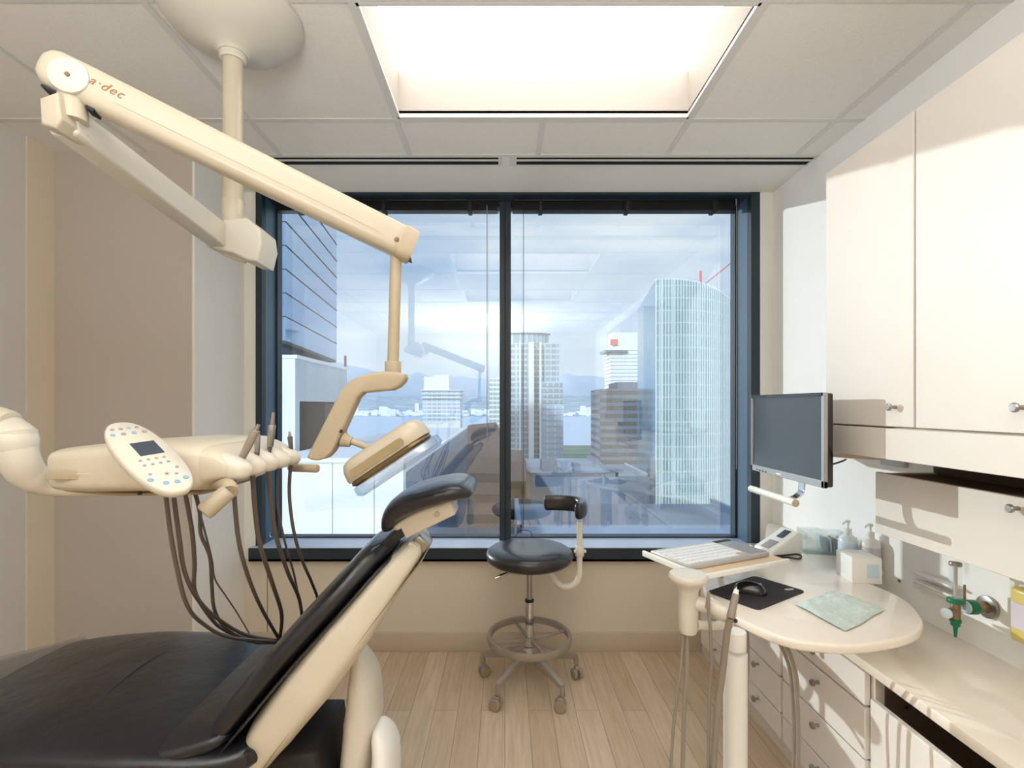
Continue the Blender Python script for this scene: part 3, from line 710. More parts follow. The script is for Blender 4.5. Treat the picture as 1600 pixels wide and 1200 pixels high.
for pts_, r_, lb, b0, b1, d, rh, mm in hp:
    p0, p1 = P(*b0, d), P(*b1, d)
    hh = thing('dental_handpiece', lb, 'handpiece', p0, 'handpieces on the delivery unit')
    dd = (p1-p0)
    obj('handle', MB().cyl(p0, p1, rh*.8, rh, seg=20, bev=.001), mm, hh)
    obj('tip', MB().cyl(p1, p1+dd.normalized()*.012 if d != 1.10 else p1+Vector((.003,0,.028)), rh*.6, rh*.4, seg=16), 'metal', hh)
    obj('hose', MB().tube([p0, p0+Vector((-.004,.0,-.02))]+[P(*p) for p in pts_], r_, 12), 'hose', hh)
obj('hose', MB().tube([P(*p) for p in [(434,722,1.14),(434,790,1.16),(446,850,1.2),(460,900,1.35),(470,955,1.5),(472,990,1.65)]], .0028, 8), 'hose', t)

# ================================================================ DENTAL CHAIR
t = thing('dental_chair', 'reclining dental chair with black leather upholstery and cream shell back', 'dental chair', (-.9, 1.35, 0))
Y1 = 1.33
seat = [(-2.02,.43,.24,.035),(-1.8,.475,.26,.04),(-1.6,.52,.27,.045),(-1.35,.573,.29,.05),(-1.1,.591,.30,.055),(-.85,.583,.30,.055),(-.66,.565,.27,.05),(-.58,.57,.24,.04)]
obj('seat_cushion', MB().sweep(seat, Y1, 3.2, 8, 48), 'leather', t, smooth=60)
ss = [(-1.35,.618,.286),(-1.1,.634,.296),(-.85,.628,.296)]
obj('seat_seam', MB().tube([(-.97,Y1-.300,.592),(-.975,Y1-.22,.634),(-1.0,Y1,.646),(-.975,Y1+.22,.634),(-.97,Y1+.300,.592)], .002, 6, n=10), 'vinyl', t)
obj('seat_roll', MB().sweep([(-.80,.588,.272,.03),(-.71,.600,.268,.035),(-.64,.618,.25,.03)], Y1, 3, 6, 36), 'leather', t, smooth=60)
obj('seat_shell', MB().sweep([(-1.9,.42,.2,.03),(-1.4,.49,.22,.04),(-1.0,.50,.24,.045),(-.65,.49,.22,.04)], Y1, 4, 6, 32), 'cream', t, smooth=60)
obj('toe_cover', MB().sweep([(-2.04,.43,.252,.042),(-1.8,.479,.272,.047),(-1.6,.525,.285,.052),(-1.37,.573,.297,.057)], Y1, 3.2, 6, 48), 'toe', t, smooth=60)
back = [(-.67,.585,.235,.035),(-.60,.67,.24,.036),(-.50,.79,.225,.035),(-.40,.90,.19,.034),(-.335,.972,.14,.034),(-.308,.996,.11,.026)]
obj('back_cushion', MB().sweep([(x-.004, z+.003, w_, h_) for x, z, w_, h_ in back], Y1, 3.2, 8, 48), 'leather', t, smooth=60)
obj('cushion_piping', MB().sweep([(x+.020, z-.018, w_+.006, .006) for x, z, w_, h_ in back], Y1, 3.2, 8, 48), 'vinyl', t, smooth=60)
shell = [(-.61,.50,.20,.035),(-.545,.60,.225,.055),(-.46,.71,.225,.062),(-.375,.82,.20,.057),(-.295,.92,.15,.042),(-.236,.99,.10,.026)]
obj('back_shell', MB().sweep(shell, Y1, 4.5, 8, 48), 'cream', t, smooth=50)
obj('shell_seam', MB().sweep([(x+.026, z-.020, w_-.004, .0016) for x, z, w_, h_ in shell], Y1, 4.5, 8, 48, ends=False), 'tan_d', t)
hc_ = [(-.475,.69,.13,.03),(-.445,.60,.12,.045),(-.43,.50,.11,.045),(-.43,.38,.11,.03)]
obj('hip_cover', MB().sweep([(-.40,.70,.03,.012),(-.385,.62,.08,.035),(-.385,.52,.09,.045),(-.40,.40,.09,.04),(-.42,.30,.08,.03)], Y1+.02, 2.6, 6, 32), 'cream_l', t, smooth=60)
obj('hip_cover', MB().sweep([(-.33,.50,.05,.02),(-.315,.44,.08,.03),(-.32,.30,.09,.035)], Y1-.02, 2.6, 6, 32), 'white_p', t, smooth=60)
obj('armrest_pivot', MB().cyl((-.575,Y1-.235,.575), (-.575,Y1-.222,.575), .016, seg=24, bev=.003), 'rubber', t)
obj('lift_column', slabxz([(-.60,.08),(-.42,.08),(-.47,.5),(-.60,.5)], Y1-.11, Y1+.13, .02), 'rubber', t)
obj('chair_base', MB().prism([(-1.5,Y1-.2),(-.36,Y1-.2),(-.30,Y1-.1),(-.30,Y1+.1),(-.36,Y1+.2),(-1.5,Y1+.2)], 0, .09, .02, 3), 'cream', t)
obj('lift_arm', barbox((-.55,Y1,.15), (-1.1,Y1,.47), .12, .2), 'cream', t)
# headrest
YH = 1.32
hr = [(P(a_, b_, 1.32).x, P(a_, b_, 1.32).z, w_, h_) for a_, b_, w_, h_ in [(617,808,.108,.022),(628,790,.122,.029),(655,775,.132,.031),(690,764,.134,.029),(716,759,.130,.026),(731,760,.115,.021)]]
obj('headrest_cushion', MB().sweep([(x, z, w_, h_) for x, z, w_, h_ in hr], YH, 2.8, 8, 40), 'leather', t, smooth=70)
obj('headrest_plate', MB().sweep([(P(630,812,1.32).x,P(630,812,1.32).z,.09,.012),(P(665,792,1.32).x,P(665,792,1.32).z,.095,.016),(P(708,776,1.32).x,P(708,776,1.32).z,.09,.010)], YH, 4, 6), 'cream', t, smooth=50)
hb = obj('headrest_bracket', MB().rbox((P(672,806,YH-.05)), (.140,.085,.040), Matrix.Rotation(-math.radians(26), 3, 'Y'), .006, 3), 'cream', t)
q_ = P(683, 803, YH-.05-.0435)
obj('bracket_bolt', MB().cyl((q_.x, YH-.0945, q_.z), (q_.x, YH-.097, q_.z), .007, seg=20, bev=.001), 'tan', hb)
obj('neck_bar', MB().rbox(P(622,834,YH-.04), (.085,.09,.024), Matrix.Rotation(-math.radians(38), 3, 'Y'), .004), 'rubber', t)
obj('neck_clip', MB().rbox(P(660,846,YH-.03), (.03,.06,.04), Matrix.Rotation(-math.radians(50), 3, 'Y'), .004), 'metal', t)
obj('neck_post', MB().rbox(P(642,858,YH-.03), (.06,.09,.025), Matrix.Rotation(-math.radians(58), 3, 'Y'), .004), 'cream', t)

# ================================================================ STOOL
SX, SY = .119, 2.40
t = thing('dental_stool', 'round black stool with foot ring, casters and curved arm support', 'stool', (SX, SY, 0))
def L(x, y, z): return (SX+x, SY+y, z)
obj('seat', MB().lathe([(0,-.038),(.10,-.040),(.185,-.036),(.205,-.022),(.212,.0),(.206,.018),(.185,.032),(.13,.040),(.08,.037),(0,.033)], L(0,0,.636), seg=64), 'vinyl', t, smooth=80)
obj('seat_plate', MB().lathe([(0,-.03),(.03,-.03),(.045,-.01),(.12,0),(0,0)], L(0,0,.598), seg=32), 'cream_l', t)
obj('gas_lift', MB().cyl(L(0,0,.42), L(0,0,.575), .0135, seg=24), 'metal', t)
obj('gas_lift_sleeve', MB().cyl(L(0,0,.20), L(0,0,.41), .0205, seg=24, bev=.002), 'chrome', t)
obj('gas_lift_collar', MB().cyl(L(0,0,.408), L(0,0,.418), .022, seg=24), 'rubber', t)
obj('gas_lift_collar', MB().cyl(L(0,0,.315), L(0,0,.33), .0222, seg=24), 'metal', t)
lv = obj('height_lever', MB().tube([L(-.03,-.03,.585), L(-.09,-.07,.578), L(-.14,-.09,.563), L(-.165,-.10,.556)], .005, 10, rs=[.005,.006,.008,.004]), 'chrome', t)
RZ = .235
mb = MB(); t_ = bmesh.new(); bmesh.ops.create_circle(t_, segments=4, radius=.001); t_.free()
mb.lathe([(.188,-.014),(.203,-.016),(.207,0),(.203,.016),(.188,.014),(.188,-.014)], L(0,0,RZ), seg=72)
obj('foot_ring', mb, 'metal_w', t, smooth=40)
for k in range(4):
    a = math.radians(20+90*k)
    obj('ring_spoke', barbox(L(.02*math.cos(a),.02*math.sin(a),RZ-.012), L(.192*math.cos(a),.192*math.sin(a),RZ), .022, .012, .012, .010, .002), 'metal_w', t)
obj('ring_hub', MB().cyl(L(0,0,.20), L(0,0,.235), .036, .028, seg=28, bev=.003), 'metal_w', t)
obj('base_hub', MB().lathe([(0,0),(.035,0),(.05,.02),(.048,.05),(.03,.07),(0,.07)], L(0,0,.125), seg=32), 'metal_w', t)
for k in range(5):
    a = math.radians(88+72*k); ca, sa = math.cos(a), math.sin(a)
    lg = obj('leg', MB()._add(barbox(L(.03*ca,.03*sa,.160), L(.25*ca,.25*sa,.108), .05, .034, .022, .024, .004).bm)._add(MB().cyl(L(.246*ca,.246*sa,.068), L(.246*ca,.246*sa,.11), .012, seg=16, bev=.002).bm), 'metal_w', t)
    rx, ry = .246*ca, .246*sa; b = a+random.uniform(-.9, .9); wx, wy = math.cos(b), math.sin(b)
    cs = obj('caster', MB().cyl(L(rx-wx*.024+wy*.01, ry-wy*.024-wx*.01, .0265), L(rx-wx*.005+wy*.01, ry-wy*.005-wx*.01, .0265), .0265, seg=24, bev=.004)._add(MB().cyl(L(rx+wx*.005+wy*.01, ry+wy*.005-wx*.01, .0265), L(rx+wx*.024+wy*.01, ry+wy*.024-wx*.01, .0265), .0265, seg=24, bev=.004).bm)._add(MB().cyl(L(rx-wx*.012+wy*.008, ry-wy*.012-wx*.008, .05), L(rx+wx*.012+wy*.008, ry+wy*.012-wx*.008, .05), .015, seg=16, bev=.003).bm), 'metal_w', t)
    obj('hub_cap', MB().cyl(L(rx+wx*.0235+wy*.01, ry+wy*.0235-wx*.01, .0265), L(rx+wx*.026+wy*.01, ry+wy*.026-wx*.01, .0265), .017, seg=20), 'tan_d', cs)
    obj('hub_cap', MB().cyl(L(rx-wx*.0235+wy*.01, ry-wy*.0235-wx*.01, .0265), L(rx-wx*.026+wy*.01, ry-wy*.026-wx*.01, .0265), .017, seg=20), 'tan_d', cs)
obj('arm_tube', MB().tube([L(.05,-.01,.585), L(.09,-.015,.575), L(.125,-.02,.515), L(.165,-.02,.487), L(.21,-.02,.495), L(.238,-.015,.53), L(.242,-.012,.60), L(.243,-.010,.71), L(.244,-.008,.80)], .0145, 20, n=10), 'cream_l', t)
obj('tube_collar', MB().cyl(L(.243,-.010,.632), L(.243,-.010,.682), .0215, seg=28, bev=.003)._add(MB().cyl(L(.215,-.010,.655), L(.275,-.010,.655), .008, seg=16, bev=.002).bm), 'cream_l', t)
pd = [(.095,.160),(.145,.162),(.20,.150),(.248,.115),(.268,.060),(.258,-.005),(.232,-.05)]
pw_, _ = catmull([Vector((x, y, .858)) for x, y in pd], 8)
secs = []
for i, p in enumerate(pw_):
    tg = (pw_[min(i+1, len(pw_)-1)]-pw_[max(i-1, 0)]).normalized(); nr = Vector((tg.y, -tg.x, 0))
    N_ = len(pw_)-1; ss_ = min(1, .72+.28*min(i, N_-i)/3)
    for off, sc_ in ([(-.012,.55),(-.007,.85)] if i == 0 else []): secs.append([Vector(L(*(p+tg*off+nr*.021*sc_*math.copysign(abs(math.cos(q))**.7, math.cos(q))+Vector((0,0,.040))*sc_*math.copysign(abs(math.sin(q))**.7, math.sin(q))))) for q in [2*math.pi*k/24 for k in range(24)]])
    secs.append([Vector(L(*(p+nr*.021*math.copysign(abs(math.cos(q))**.7, math.cos(q))+Vector((0,0,.040))*math.copysign(abs(math.sin(q))**.7, math.sin(q))))) for q in [2*math.pi*k/24 for k in range(24)]])
    for off, sc_ in ([(.007,.85),(.012,.55)] if i == N_ else []): secs.append([Vector(L(*(p+tg*off+nr*.021*sc_*math.copysign(abs(math.cos(q))**.7, math.cos(q))+Vector((0,0,.040))*sc_*math.copysign(abs(math.sin(q))**.7, math.sin(q))))) for q in [2*math.pi*k/24 for k in range(24)]])
obj('arm_pad', MB().loft(secs), 'vinyl', t, smooth=60)

# ================================================================ ASSISTANT ARM (right)
t = thing('assistant_arm', 'white assistant suction arm on a post with funnel-topped holder and grey hoses', 'suction arm', (.68, 1.45, 0))
px_ = P(1149, 1000, 1.45).x
obj('post', MB().cyl((px_,1.45,.0), (px_,1.45,.635), .033, seg=32), 'white_p', t)
obj('post_sleeve', MB().cyl((px_,1.45,.645), (px_,1.45,.70), .030, seg=32, bev=.003), 'white_p', t)
obj('post_base', MB().lathe([(0,0),(.12,0),(.12,.02),(.06,.05),(.035,.07),(0,.07)], (px_,1.45,0), seg=40), 'white_p', t)
fx = P(1075, 940, 1.42)
z_ = lambda y: H-(y-634)*1.42/F
obj('post_head', MB().lathe([(0,z_(988)),(.022,z_(988)),(.026,z_(982)),(.0275,z_(950)),(.0275,z_(922)),(.034,z_(915)),(.053,z_(906)),(.055,z_(900)),(.050,z_(896)),(0,z_(894))], (fx.x,1.42,0), seg=40), 'cream_l', t, smooth=50)
obj('holder_bar', MB().tube([P(1080,940,1.42), P(1112,950,1.39), P(1145,966,1.345)], .022, 24, rs=[.019,.0205,.0205]), 'cream_l', t)
eb = P(1149,968,1.338)
obj('bar_screw', MB().cyl(P(1149,970,1.326), P(1148.6,970,1.332), .006, seg=16), 'rubber', t)
obj('link_arm', MB().tube([P(1088,976,1.42), P(1115,978,1.43), P(1140,975,1.45)], .013, 16), 'cream_l', t)
for pts_, r_ in ([(1067,985,1.42),(1064,1040,1.42),(1058,1090,1.42),(1052,1140,1.42),(1046,1240,1.42)], .0042), ([(1074,985,1.42),(1073,1040,1.42),(1070,1090,1.42),(1068,1140,1.42),(1066,1240,1.42)], .0062), ([(1167,978,1.50),(1169,1030,1.50),(1167,1080,1.50),(1167,1135,1.50),(1166,1240,1.5)], .0045), ([(1208,990,1.5),(1226,1022,1.5),(1236,1060,1.5),(1240,1133,1.5),(1240,1240,1.5)], .0052), ([(1214,990,1.47),(1233,1022,1.47),(1243,1060,1.47),(1247,1133,1.47),(1247,1240,1.47)], .0055), ([(1222,992,1.52),(1238,1030,1.52),(1246,1070,1.52),(1243,1133,1.52),(1238,1240,1.52)], .0045):
    obj('hose', MB().tube([P(*p) for p in pts_], r_, 12), 'hose_g', t)
i1 = thing('saliva_ejector', 'thin grey saliva ejector with narrow hose hung on the holder bar', 'suction tip', P(1107,950,1.37))
obj('tip', MB().cyl(P(1106,950,1.365), P(1107,925,1.365), .007, .0045, seg=16, bev=.001), 'hose_g', i1)
obj('hose', MB().tube([P(1106,948,1.365), P(1110,985,1.37), P(1111,1040,1.39), P(1108,1100,1.4), P(1106,1240,1.4)], .0045, 12), 'hose_g', i1)
i2 = thing('suction_handpiece', 'thicker tilted grey suction handpiece with wide hose beside the bar end', 'suction tip', P(1146,950,1.33))
obj('handle', MB().cyl(P(1141,966,1.315), P(1150,928,1.33), .0105, .009, seg=20, bev=.002), 'hose_g', i2)
obj('tip', MB().cyl(P(1149,930,1.33), P(1151,921,1.335), .008, .006, seg=16), 'white_p', i2)
obj('hose', MB().tube([P(1141,966,1.315), P(1136,990,1.33), P(1129,1050,1.36), P(1120,1120,1.38), P(1112,1240,1.4)], .0088, 14), 'hose_g', i2)

# ================================================================ KEYBOARD, MOUSE, ETC.
rt = Matrix.Rotation(math.radians(24), 4, 'Z')
tc_ = Vector((.735, 1.785, .822)); tr = thing('keyboard_tray', 'thin beige pull-out tray on a short stem over the desk edge', 'tray', tc_)
TT = Matrix.Translation(tc_) @ rt
obj('tray_board', MB().box(-.20,.21,-.155,.11,-.006,.0,.002,2,TT), 'beige_tray', tr)
obj('tray_rim', MB().box(-.207,-.197,-.16,.11,-.010,.010,.002,2,TT).box(-.207,.21,-.165,-.155,-.012,.004,.002,2,TT), 'white_p', tr)
obj('tray_stem', MB().cyl(TT @ Vector((.09,.03,-.006)), (TT @ Vector((.09,.03,0))).xy.to_3d()+Vector((0,0,ZP)), .012, seg=18), 'white_p', tr)
obj('tray_bracket', MB().box(-.13,.02,-.11,-.03,-.022,-.006,.003,2,TT), 'metal', tr)
kb = thing('keyboard', 'silver computer keyboard with white keys lying on the beige tray', 'keyboard', tc_+Vector((0,0,.001)))
TKb = Matrix.Translation(tc_+Vector((-.002,-.016,.001))) @ rt
obj('keyboard_body', MB().box(-.185,.19,-.095,.095,0,.016,.004,2,TKb), 'silver', kb)
for r_ in range(6):
    y = .070-.0262*r_
    n_ = 15 if r_ < 5 else 9; ws = [.0165]*15 if r_ < 5 else [.0165,.0165,.0165,.088,.0165,.0165,.0165,.0165,.0165]
    x = -.182
    for w_ in ws[:n_]:
        obj('key', MB().box(x, x+w_, y-.022, y, .015, .0195, .001, 1, TKb), 'key', kb, smooth=0); x += w_+.0022
obj('palm_rest', MB().box(.108,.188,-.085,.062,.0155,.0175,.001,1,TKb), 'bezel', kb, smooth=0)
obj('status_strip', MB().box(.108,.188,.068,.088,.0155,.0172,.0005,1,TKb), 'rubber', kb, smooth=0)

a_, b_, c__, d__ = Q(1103,925,ZP+.002), Q(1181,898,ZP+.002), Q(1257,926,ZP+.002), Q(1186,953,ZP+.002)
mid = (a_+b_+c__+d__)/4; e1 = ((c__-d__)+(b_-a_))/2; e2 = ((b_-c__)+(a_-d__))/2
ang = math.atan2(e1.y, e1.x)
Tm = Matrix.Translation((mid.x, mid.y, ZP)) @ Matrix.Rotation(ang, 4, 'Z')
mp_ = thing('mouse_pad', 'dark rounded mouse mat with a small pale badge on the desk', 'mouse mat', (mid.x, mid.y, ZP))
obj('mat', MB().prism(rr(e1.length, e2.length*.98, .018), 0, .003, 0, 2, Tm), 'pad', mp_)
bq = Q(1233, 921, ZP+.003)
obj('badge', MB()._add(MB().prism(rr(.034,.014,.006), 0, .0006).bm, Matrix.Translation((bq.x, bq.y, ZP+.003)) @ Matrix.Rotation(ang-.35, 4, 'Z')), 'silver', mp_)
mq = Q(1172, 925, ZP+.003)
ms = thing('computer_mouse', 'glossy black computer mouse on the dark mouse mat', 'mouse', (mq.x, mq.y, ZP+.003))
Tmo = Matrix.Translation((mq.x, mq.y, ZP+.003)) @ Matrix.Rotation(math.radians(-28), 4, 'Z')
secs = []
for k in range(13):
    u = k/12; x = -.052+.104*u; w_ = .029*math.sqrt(max(.03, 1-(2*u-1)**4)); h_ = .037*math.sqrt(max(.012, 1-abs(2*u-1)**2.4))
    secs.append([Tmo @ Vector((x, w_*math.cos(q), max(0, h_*math.sin(q)))) for q in [2*math.pi*j/28 for j in range(28)]])
obj('mouse_shell', MB().loft(secs), 'bblack', ms, smooth=70)
obj('scroll_wheel', MB()._add(MB().cyl((0,-.003,0),(0,.003,0),.008,seg=18).bm, Tmo @ Matrix.Translation((.030,0,.026))), 'chrome', ms)

# folded pouch with masks
pq = [Q(1242,946,ZP), Q(1307,926,ZP), Q(1386,956,ZP), Q(1322,989,ZP)]
t_ = bmesh.new(); NX, NY = 44, 32; g = []
rnd = random.Random(3)
for j in range(NY+1):
    row = []
    for i in range(NX+1):
        u, v = i/NX, j/NY
        p = pq[0]*(1-u)*(1-v)+pq[3]*u*(1-v)+pq[2]*u*v+pq[1]*(1-u)*v
        z = .008+.006*abs(math.sin(10*v+1.5*u+.8*math.sin(5*u)))*(.4+math.sin(math.pi*u))+.0025*abs(math.sin(19*v-6*u))+.0012*math.sin(37*u+9*v)+.003*math.sin(4*u+2)
        e_ = min(u, 1-u, v, 1-v); z = .002+z*min(1, .35+e_*6)
        p = Vector((p.x+.006*math.sin(6*v), p.y+.006*math.sin(7*u), ZP+max(.0015, z))); row.append(t_.verts.new(p))
    g.append(row)
for j in range(NY):
    for i in range(NX): t_.faces.new((g[j][i], g[j][i+1], g[j+1][i+1], g[j+1][i]))
lo = bmesh.ops.extrude_face_region(t_, geom=t_.faces[:])
for v in [x for x in lo['geom'] if isinstance(x, bmesh.types.BMVert)]: v.co.z = max(ZP+.0003, v.co.z-.0015)
bmesh.ops.recalc_face_normals(t_, faces=t_.faces)
obj('mask_pouch', MB()._add(t_), 'pouch', label='crumpled pale green plastic pouch lying on the rounded desk end', cat='pouch', smooth=60)

# card-terminal like white device
dq = Q(1228, 868, ZP)
dv = thing('charging_dock', 'white wedge-shaped device with small dark screen at the back of the desk', 'device', (dq.x, dq.y+.05, ZP))
mtx = Matrix.Translation((dq.x, dq.y+.05, ZP)) @ Matrix.Rotation(math.radians(18), 4, 'Z') @ Matrix.Rotation(math.pi/2, 4, 'X')
obj('dock_body', MB().prism([(-.10,.0),(.075,.0),(.078,.08),(.06,.094),(-.02,.055),(-.09,.025)], -.05, .05, .006, 3, mtx), 'white_p', dv)
TD = Matrix.Translation((dq.x, dq.y+.05, ZP)) @ Matrix.Rotation(math.radians(18), 4, 'Z')
obj('screen', MB()._add(MB().box(-.028,.028,-.016,.016,-.001,.002,.0005).bm, TD @ Matrix.Translation((.024,0,.0775)) @ Matrix.Rotation(-math.radians(26), 4, 'Y')), 'lcd', dv)
obj('card_slot', MB()._add(MB().box(-.03,.03,-.022,.022,-.001,.002,.0005).bm, TD @ Matrix.Translation((-.055,0,.041)) @ Matrix.Rotation(-math.radians(23), 4, 'Y')), 'greyb', dv)
def path_on(pxs, z, r, name, m, lb, cat):
    return obj(name, MB().tube([Q(a, b, z) for a, b in pxs], r, 10), m, label=lb, cat=cat)
path_on([(1186,862),(1200,868),(1222,868),(1244,866),(1252,869),(1247,873),(1232,871),(1210,870)], ZP+.0045, .0035, 'black_cable', 'rubber', 'looped black cable on the desk in front of the white device', 'cable')
path_on([(1172,852),(1184,861),(1196,873),(1215,876),(1228,874)], ZP+.004, .003, 'white_cable', 'white_p', 'white cable curling from the keyboard tray onto the desk', 'cable')
# clear organiser
oq = Q(1303, 868, ZP)
og = thing('acrylic_organizer', 'clear acrylic organiser box standing on the desk near the corner', 'organiser', (oq.x, oq.y+.04, ZP))
ox, oy = oq.x, oq.y
TO = Matrix.Translation((ox, oy+.05, ZP)) @ Matrix.Rotation(math.radians(-10), 4, 'Z')
mb = MB()
for a in ((-.10,-.096,-.05,.05,0,.09),(.066,.07,-.05,.05,0,.09),(-.10,.07,-.05,-.046,0,.09),(-.10,.07,.046,.05,0,.09),(-.10,.07,-.05,.05,0,.004),(-.02,-.016,-.05,.05,0,.075)): mb.box(*a, 0, 2, TO)
obj('box_walls', mb, 'clear', og, smooth=0)
obj('lid', MB().box(-.102,-.015,-.052,.052,.091,.096,.001,1,TO), 'clear', og, smooth=0)
for k in range(5):
    obj('small_packet', MB()._add(MB().box(-.0035,.0035,-.03,.03,0,.06,.001).bm, TO @ Matrix.Translation((-.004+.012*k,0,.006)) @ Matrix.Rotation(math.radians(-9+5*k), 4, 'Y')), 'white_p' if k % 2 else 'greyb', label='small white packet standing in the clear organiser', cat='packet', group='packets in the organiser')
def pump(name, px, py, lb, body, s=1):
    q = Q(px, py, ZP); x, y = q.x, q.y+.03
    b = thing(name, lb, 'bottle', (x, y, ZP))
    bo = obj('bottle_body', MB().lathe([(0,0),(.031,0),(.034,.004),(.034,.09),(.030,.105),(.014,.115),(.013,.125),(0,.125)], (x, y, ZP), seg=32), body, b, smooth=50)
    obj('label', MB().lathe([(.0344,.02),(.0348,.021),(.0348,.082),(.0344,.083)], (x, y, ZP), seg=32), 'bluelabel' if s == 1 else 'label', bo)
    pm = obj('pump', MB().cyl((x,y,ZP+.122), (x,y,ZP+.14), .014, seg=20, bev=.002)._add(MB().cyl((x,y,ZP+.14), (x,y,ZP+.165), .004, seg=12).bm)._add(MB().cyl((x,y,ZP+.162), (x,y,ZP+.174), .009, seg=16, bev=.002).bm), 'white_p', b)
    obj('nozzle', MB().tube([(x,y,ZP+.169), (x-.02,y-.012,ZP+.17), (x-.035,y-.02,ZP+.162)], .0035, 8), 'white_p', pm)
pump('hand_sanitizer', 1333, 883, 'clear pump bottle with pale blue label beside the organiser', 'gel')
pump('soap_bottle', 1369, 890, 'white pump bottle against the wall behind the white carton', 'white_p', 2)
bq = Q(1362, 913, ZP)
Tb = Matrix.Translation((bq.x-.005, bq.y+.06, ZP)) @ Matrix.Rotation(math.radians(-8), 4, 'Z')
cbx = thing('glove_carton', 'small white carton with a pale blue end panel by the wall', 'box', (bq.x, bq.y+.06, ZP))
obj('carton', MB().box(-.05,.05,-.055,.055,0,.092,.002,2,Tb), 'white_p', cbx)
obj('printed_panel', MB().box(.0,.04,-.0562,-.055,.02,.07,0,1,Tb), 'bluelabel', cbx, smooth=0)

# ================================================================ MONITOR
XMN = 1.024
mt = thing('monitor', 'flat computer monitor with silver bezel on a wall arm beside the cabinets', 'monitor', (1.05, 1.82, 1.09))
obj('monitor_case', MB().box(XMN+.012, XMN+.034, 1.585, 2.052, 1.097, 1.402, .006, 3), 'bblack', mt)
obj('case_back', MB().sweep([(XMN+.033,1.25,.20,.13),(XMN+.05,1.25,.19,.12),(XMN+.062,1.25,.12,.07)], 1.82, 6, 1, 40, ends=False), 'bblack', mt)
mb = MB(); y0, y1, z0, z1 = 1.583, 2.054, 1.095, 1.404
mb.box(XMN, XMN+.014, y0, y0+.014, z0, z1, .002).box(XMN, XMN+.014, y1-.014, y1, z0, z1, .002).box(XMN, XMN+.014, y0, y1, z0, z0+.024, .002)
obj('bezel', mb, 'bezel', mt, smooth=0)
obj('bezel_top', MB().box(XMN, XMN+.014, y0+.002, y1-.002, z1-.013, z1, .002), 'bblack', mt, smooth=0)
obj('screen', B(XMN+.005, XMN+.012, y0+.013, y1-.013, z0+.023, z1-.012), 'screen', mt, smooth=0)
obj('brand_plate', B(XMN-.0008, XMN+.001, 1.83, 1.86, z0+.008, z0+.014), 'white_p', mt, smooth=0)
for k in range(4): obj('button', B(XMN-.0008, XMN+.001, 1.93+.022*k, 1.94+.022*k, z0+.004, z0+.009), 'rubber', mt, smooth=0)
br_ = []
for p, a in (((1.05,1.115),0),((1.05,1.085),0),((1.045,1.055),0),((1.02,1.036),0),((.985,1.036),0)): br_.append((p[0], p[1], .018, .0025))
obj('handle_strap', MB().sweep(br_, 1.742, 6, 8, 24, ends=False), 'chrome', mt, smooth=50)
hb = obj('handle_bar', MB().cyl((.975,1.655,1.034), (.972,1.948,1.034), .0125, seg=28, bev=.001), 'white_p', mt)
obj('bar_end', MB().cyl((.975,1.651,1.034), (.975,1.656,1.034), .0125, seg=28, bev=.001), 'tan', hb)
obj('wall_arm', MB().box(XMN+.06, 1.486, 1.86, 1.90, 1.20, 1.235, .004), 'silver', mt)
obj('wall_plate', MB().box(1.476, XR, 1.82, 1.94, 1.13, 1.168, .003), 'silver', mt)
obj('power_cable', MB().tube([(1.08,1.75,1.15),(1.13,1.72,1.155),(1.17,1.72,1.165),(1.21,1.75,1.17)], .003, 8), 'rubber', mt)

# ================================================================ WALL FITTINGS, RIGHT
ofx, ofy = 1.385, 1.515
fl = thing('oxygen_flowmeter', 'clear oxygen flowmeter tube with green fittings on the right wall', 'flowmeter', (ofx, ofy, .70))
obj('flow_tube', MB().cyl((ofx,ofy,.77), (ofx,ofy,.872), .0155, seg=28, bev=.001), 'clear', fl)
obj('scale_tube', MB().cyl((ofx,ofy,.775), (ofx,ofy,.868), .005, seg=16), 'silver', fl)
obj('tube_cap', MB().cyl((ofx,ofy,.869), (ofx,ofy,.880), .0165, seg=28, bev=.002), 'metal', fl)
obj('green_collar', MB().cyl((ofx,ofy,.755), (ofx,ofy,.768), .022, seg=28, bev=.003), 'green', fl)
obj('meter_body', MB().cyl((ofx,ofy,.705), (ofx,ofy,.755), .0125, seg=24, bev=.002), 'yellowg', fl)
obj('thin_rod', MB().cyl((ofx+.028,ofy,.735), (ofx+.028,ofy,.81), .0035, seg=12), 'yellowg', fl)
obj('control_knob', MB().cyl((ofx-.006,ofy,.728), (ofx-.034,ofy-.01,.728), .013, seg=24, bev=.002), 'yellowg', fl)
obj('knob_cap', MB().cyl((ofx-.033,ofy-.01,.728), (ofx-.042,ofy-.012,.728), .0155, seg=24, bev=.002), 'gel', fl)
obj('nozzle', MB().lathe([(0,0),(.0035,0),(.006,.028),(.007,.032),(.012,.036),(.012,.044),(.015,.048),(.015,.055),(0,.055)], (ofx,ofy,.650), seg=20), 'green', fl)
obj('inlet_rod', MB().cyl((ofx,ofy,.742), (1.45,ofy,.742), .005, seg=14), 'chrome', fl)
obj('inlet_nut', MB().cyl((ofx+.035,ofy,.742), (ofx+.062,ofy,.742), .022, seg=10, bev=.003), 'green', fl)
obj('inlet_face', MB().cyl((ofx+.028,ofy,.742), (ofx+.036,ofy,.742), .019, seg=24, bev=.002), 'bluelabel', fl)
obj('wall_connector', MB().cyl((ofx+.06,ofy,.742), (1.487,ofy,.742), .018, seg=24, bev=.002), 'yellowg', fl)
obj('wall_socket', MB().cyl((1.478,ofy,.742), (XR,ofy,.742), .034, seg=28, bev=.002), 'metal', fl)
rk = thing('wall_rack', 'small white two-rail rack with a dark pen tip on the right wall', 'rack', (1.46, 1.68, .75))
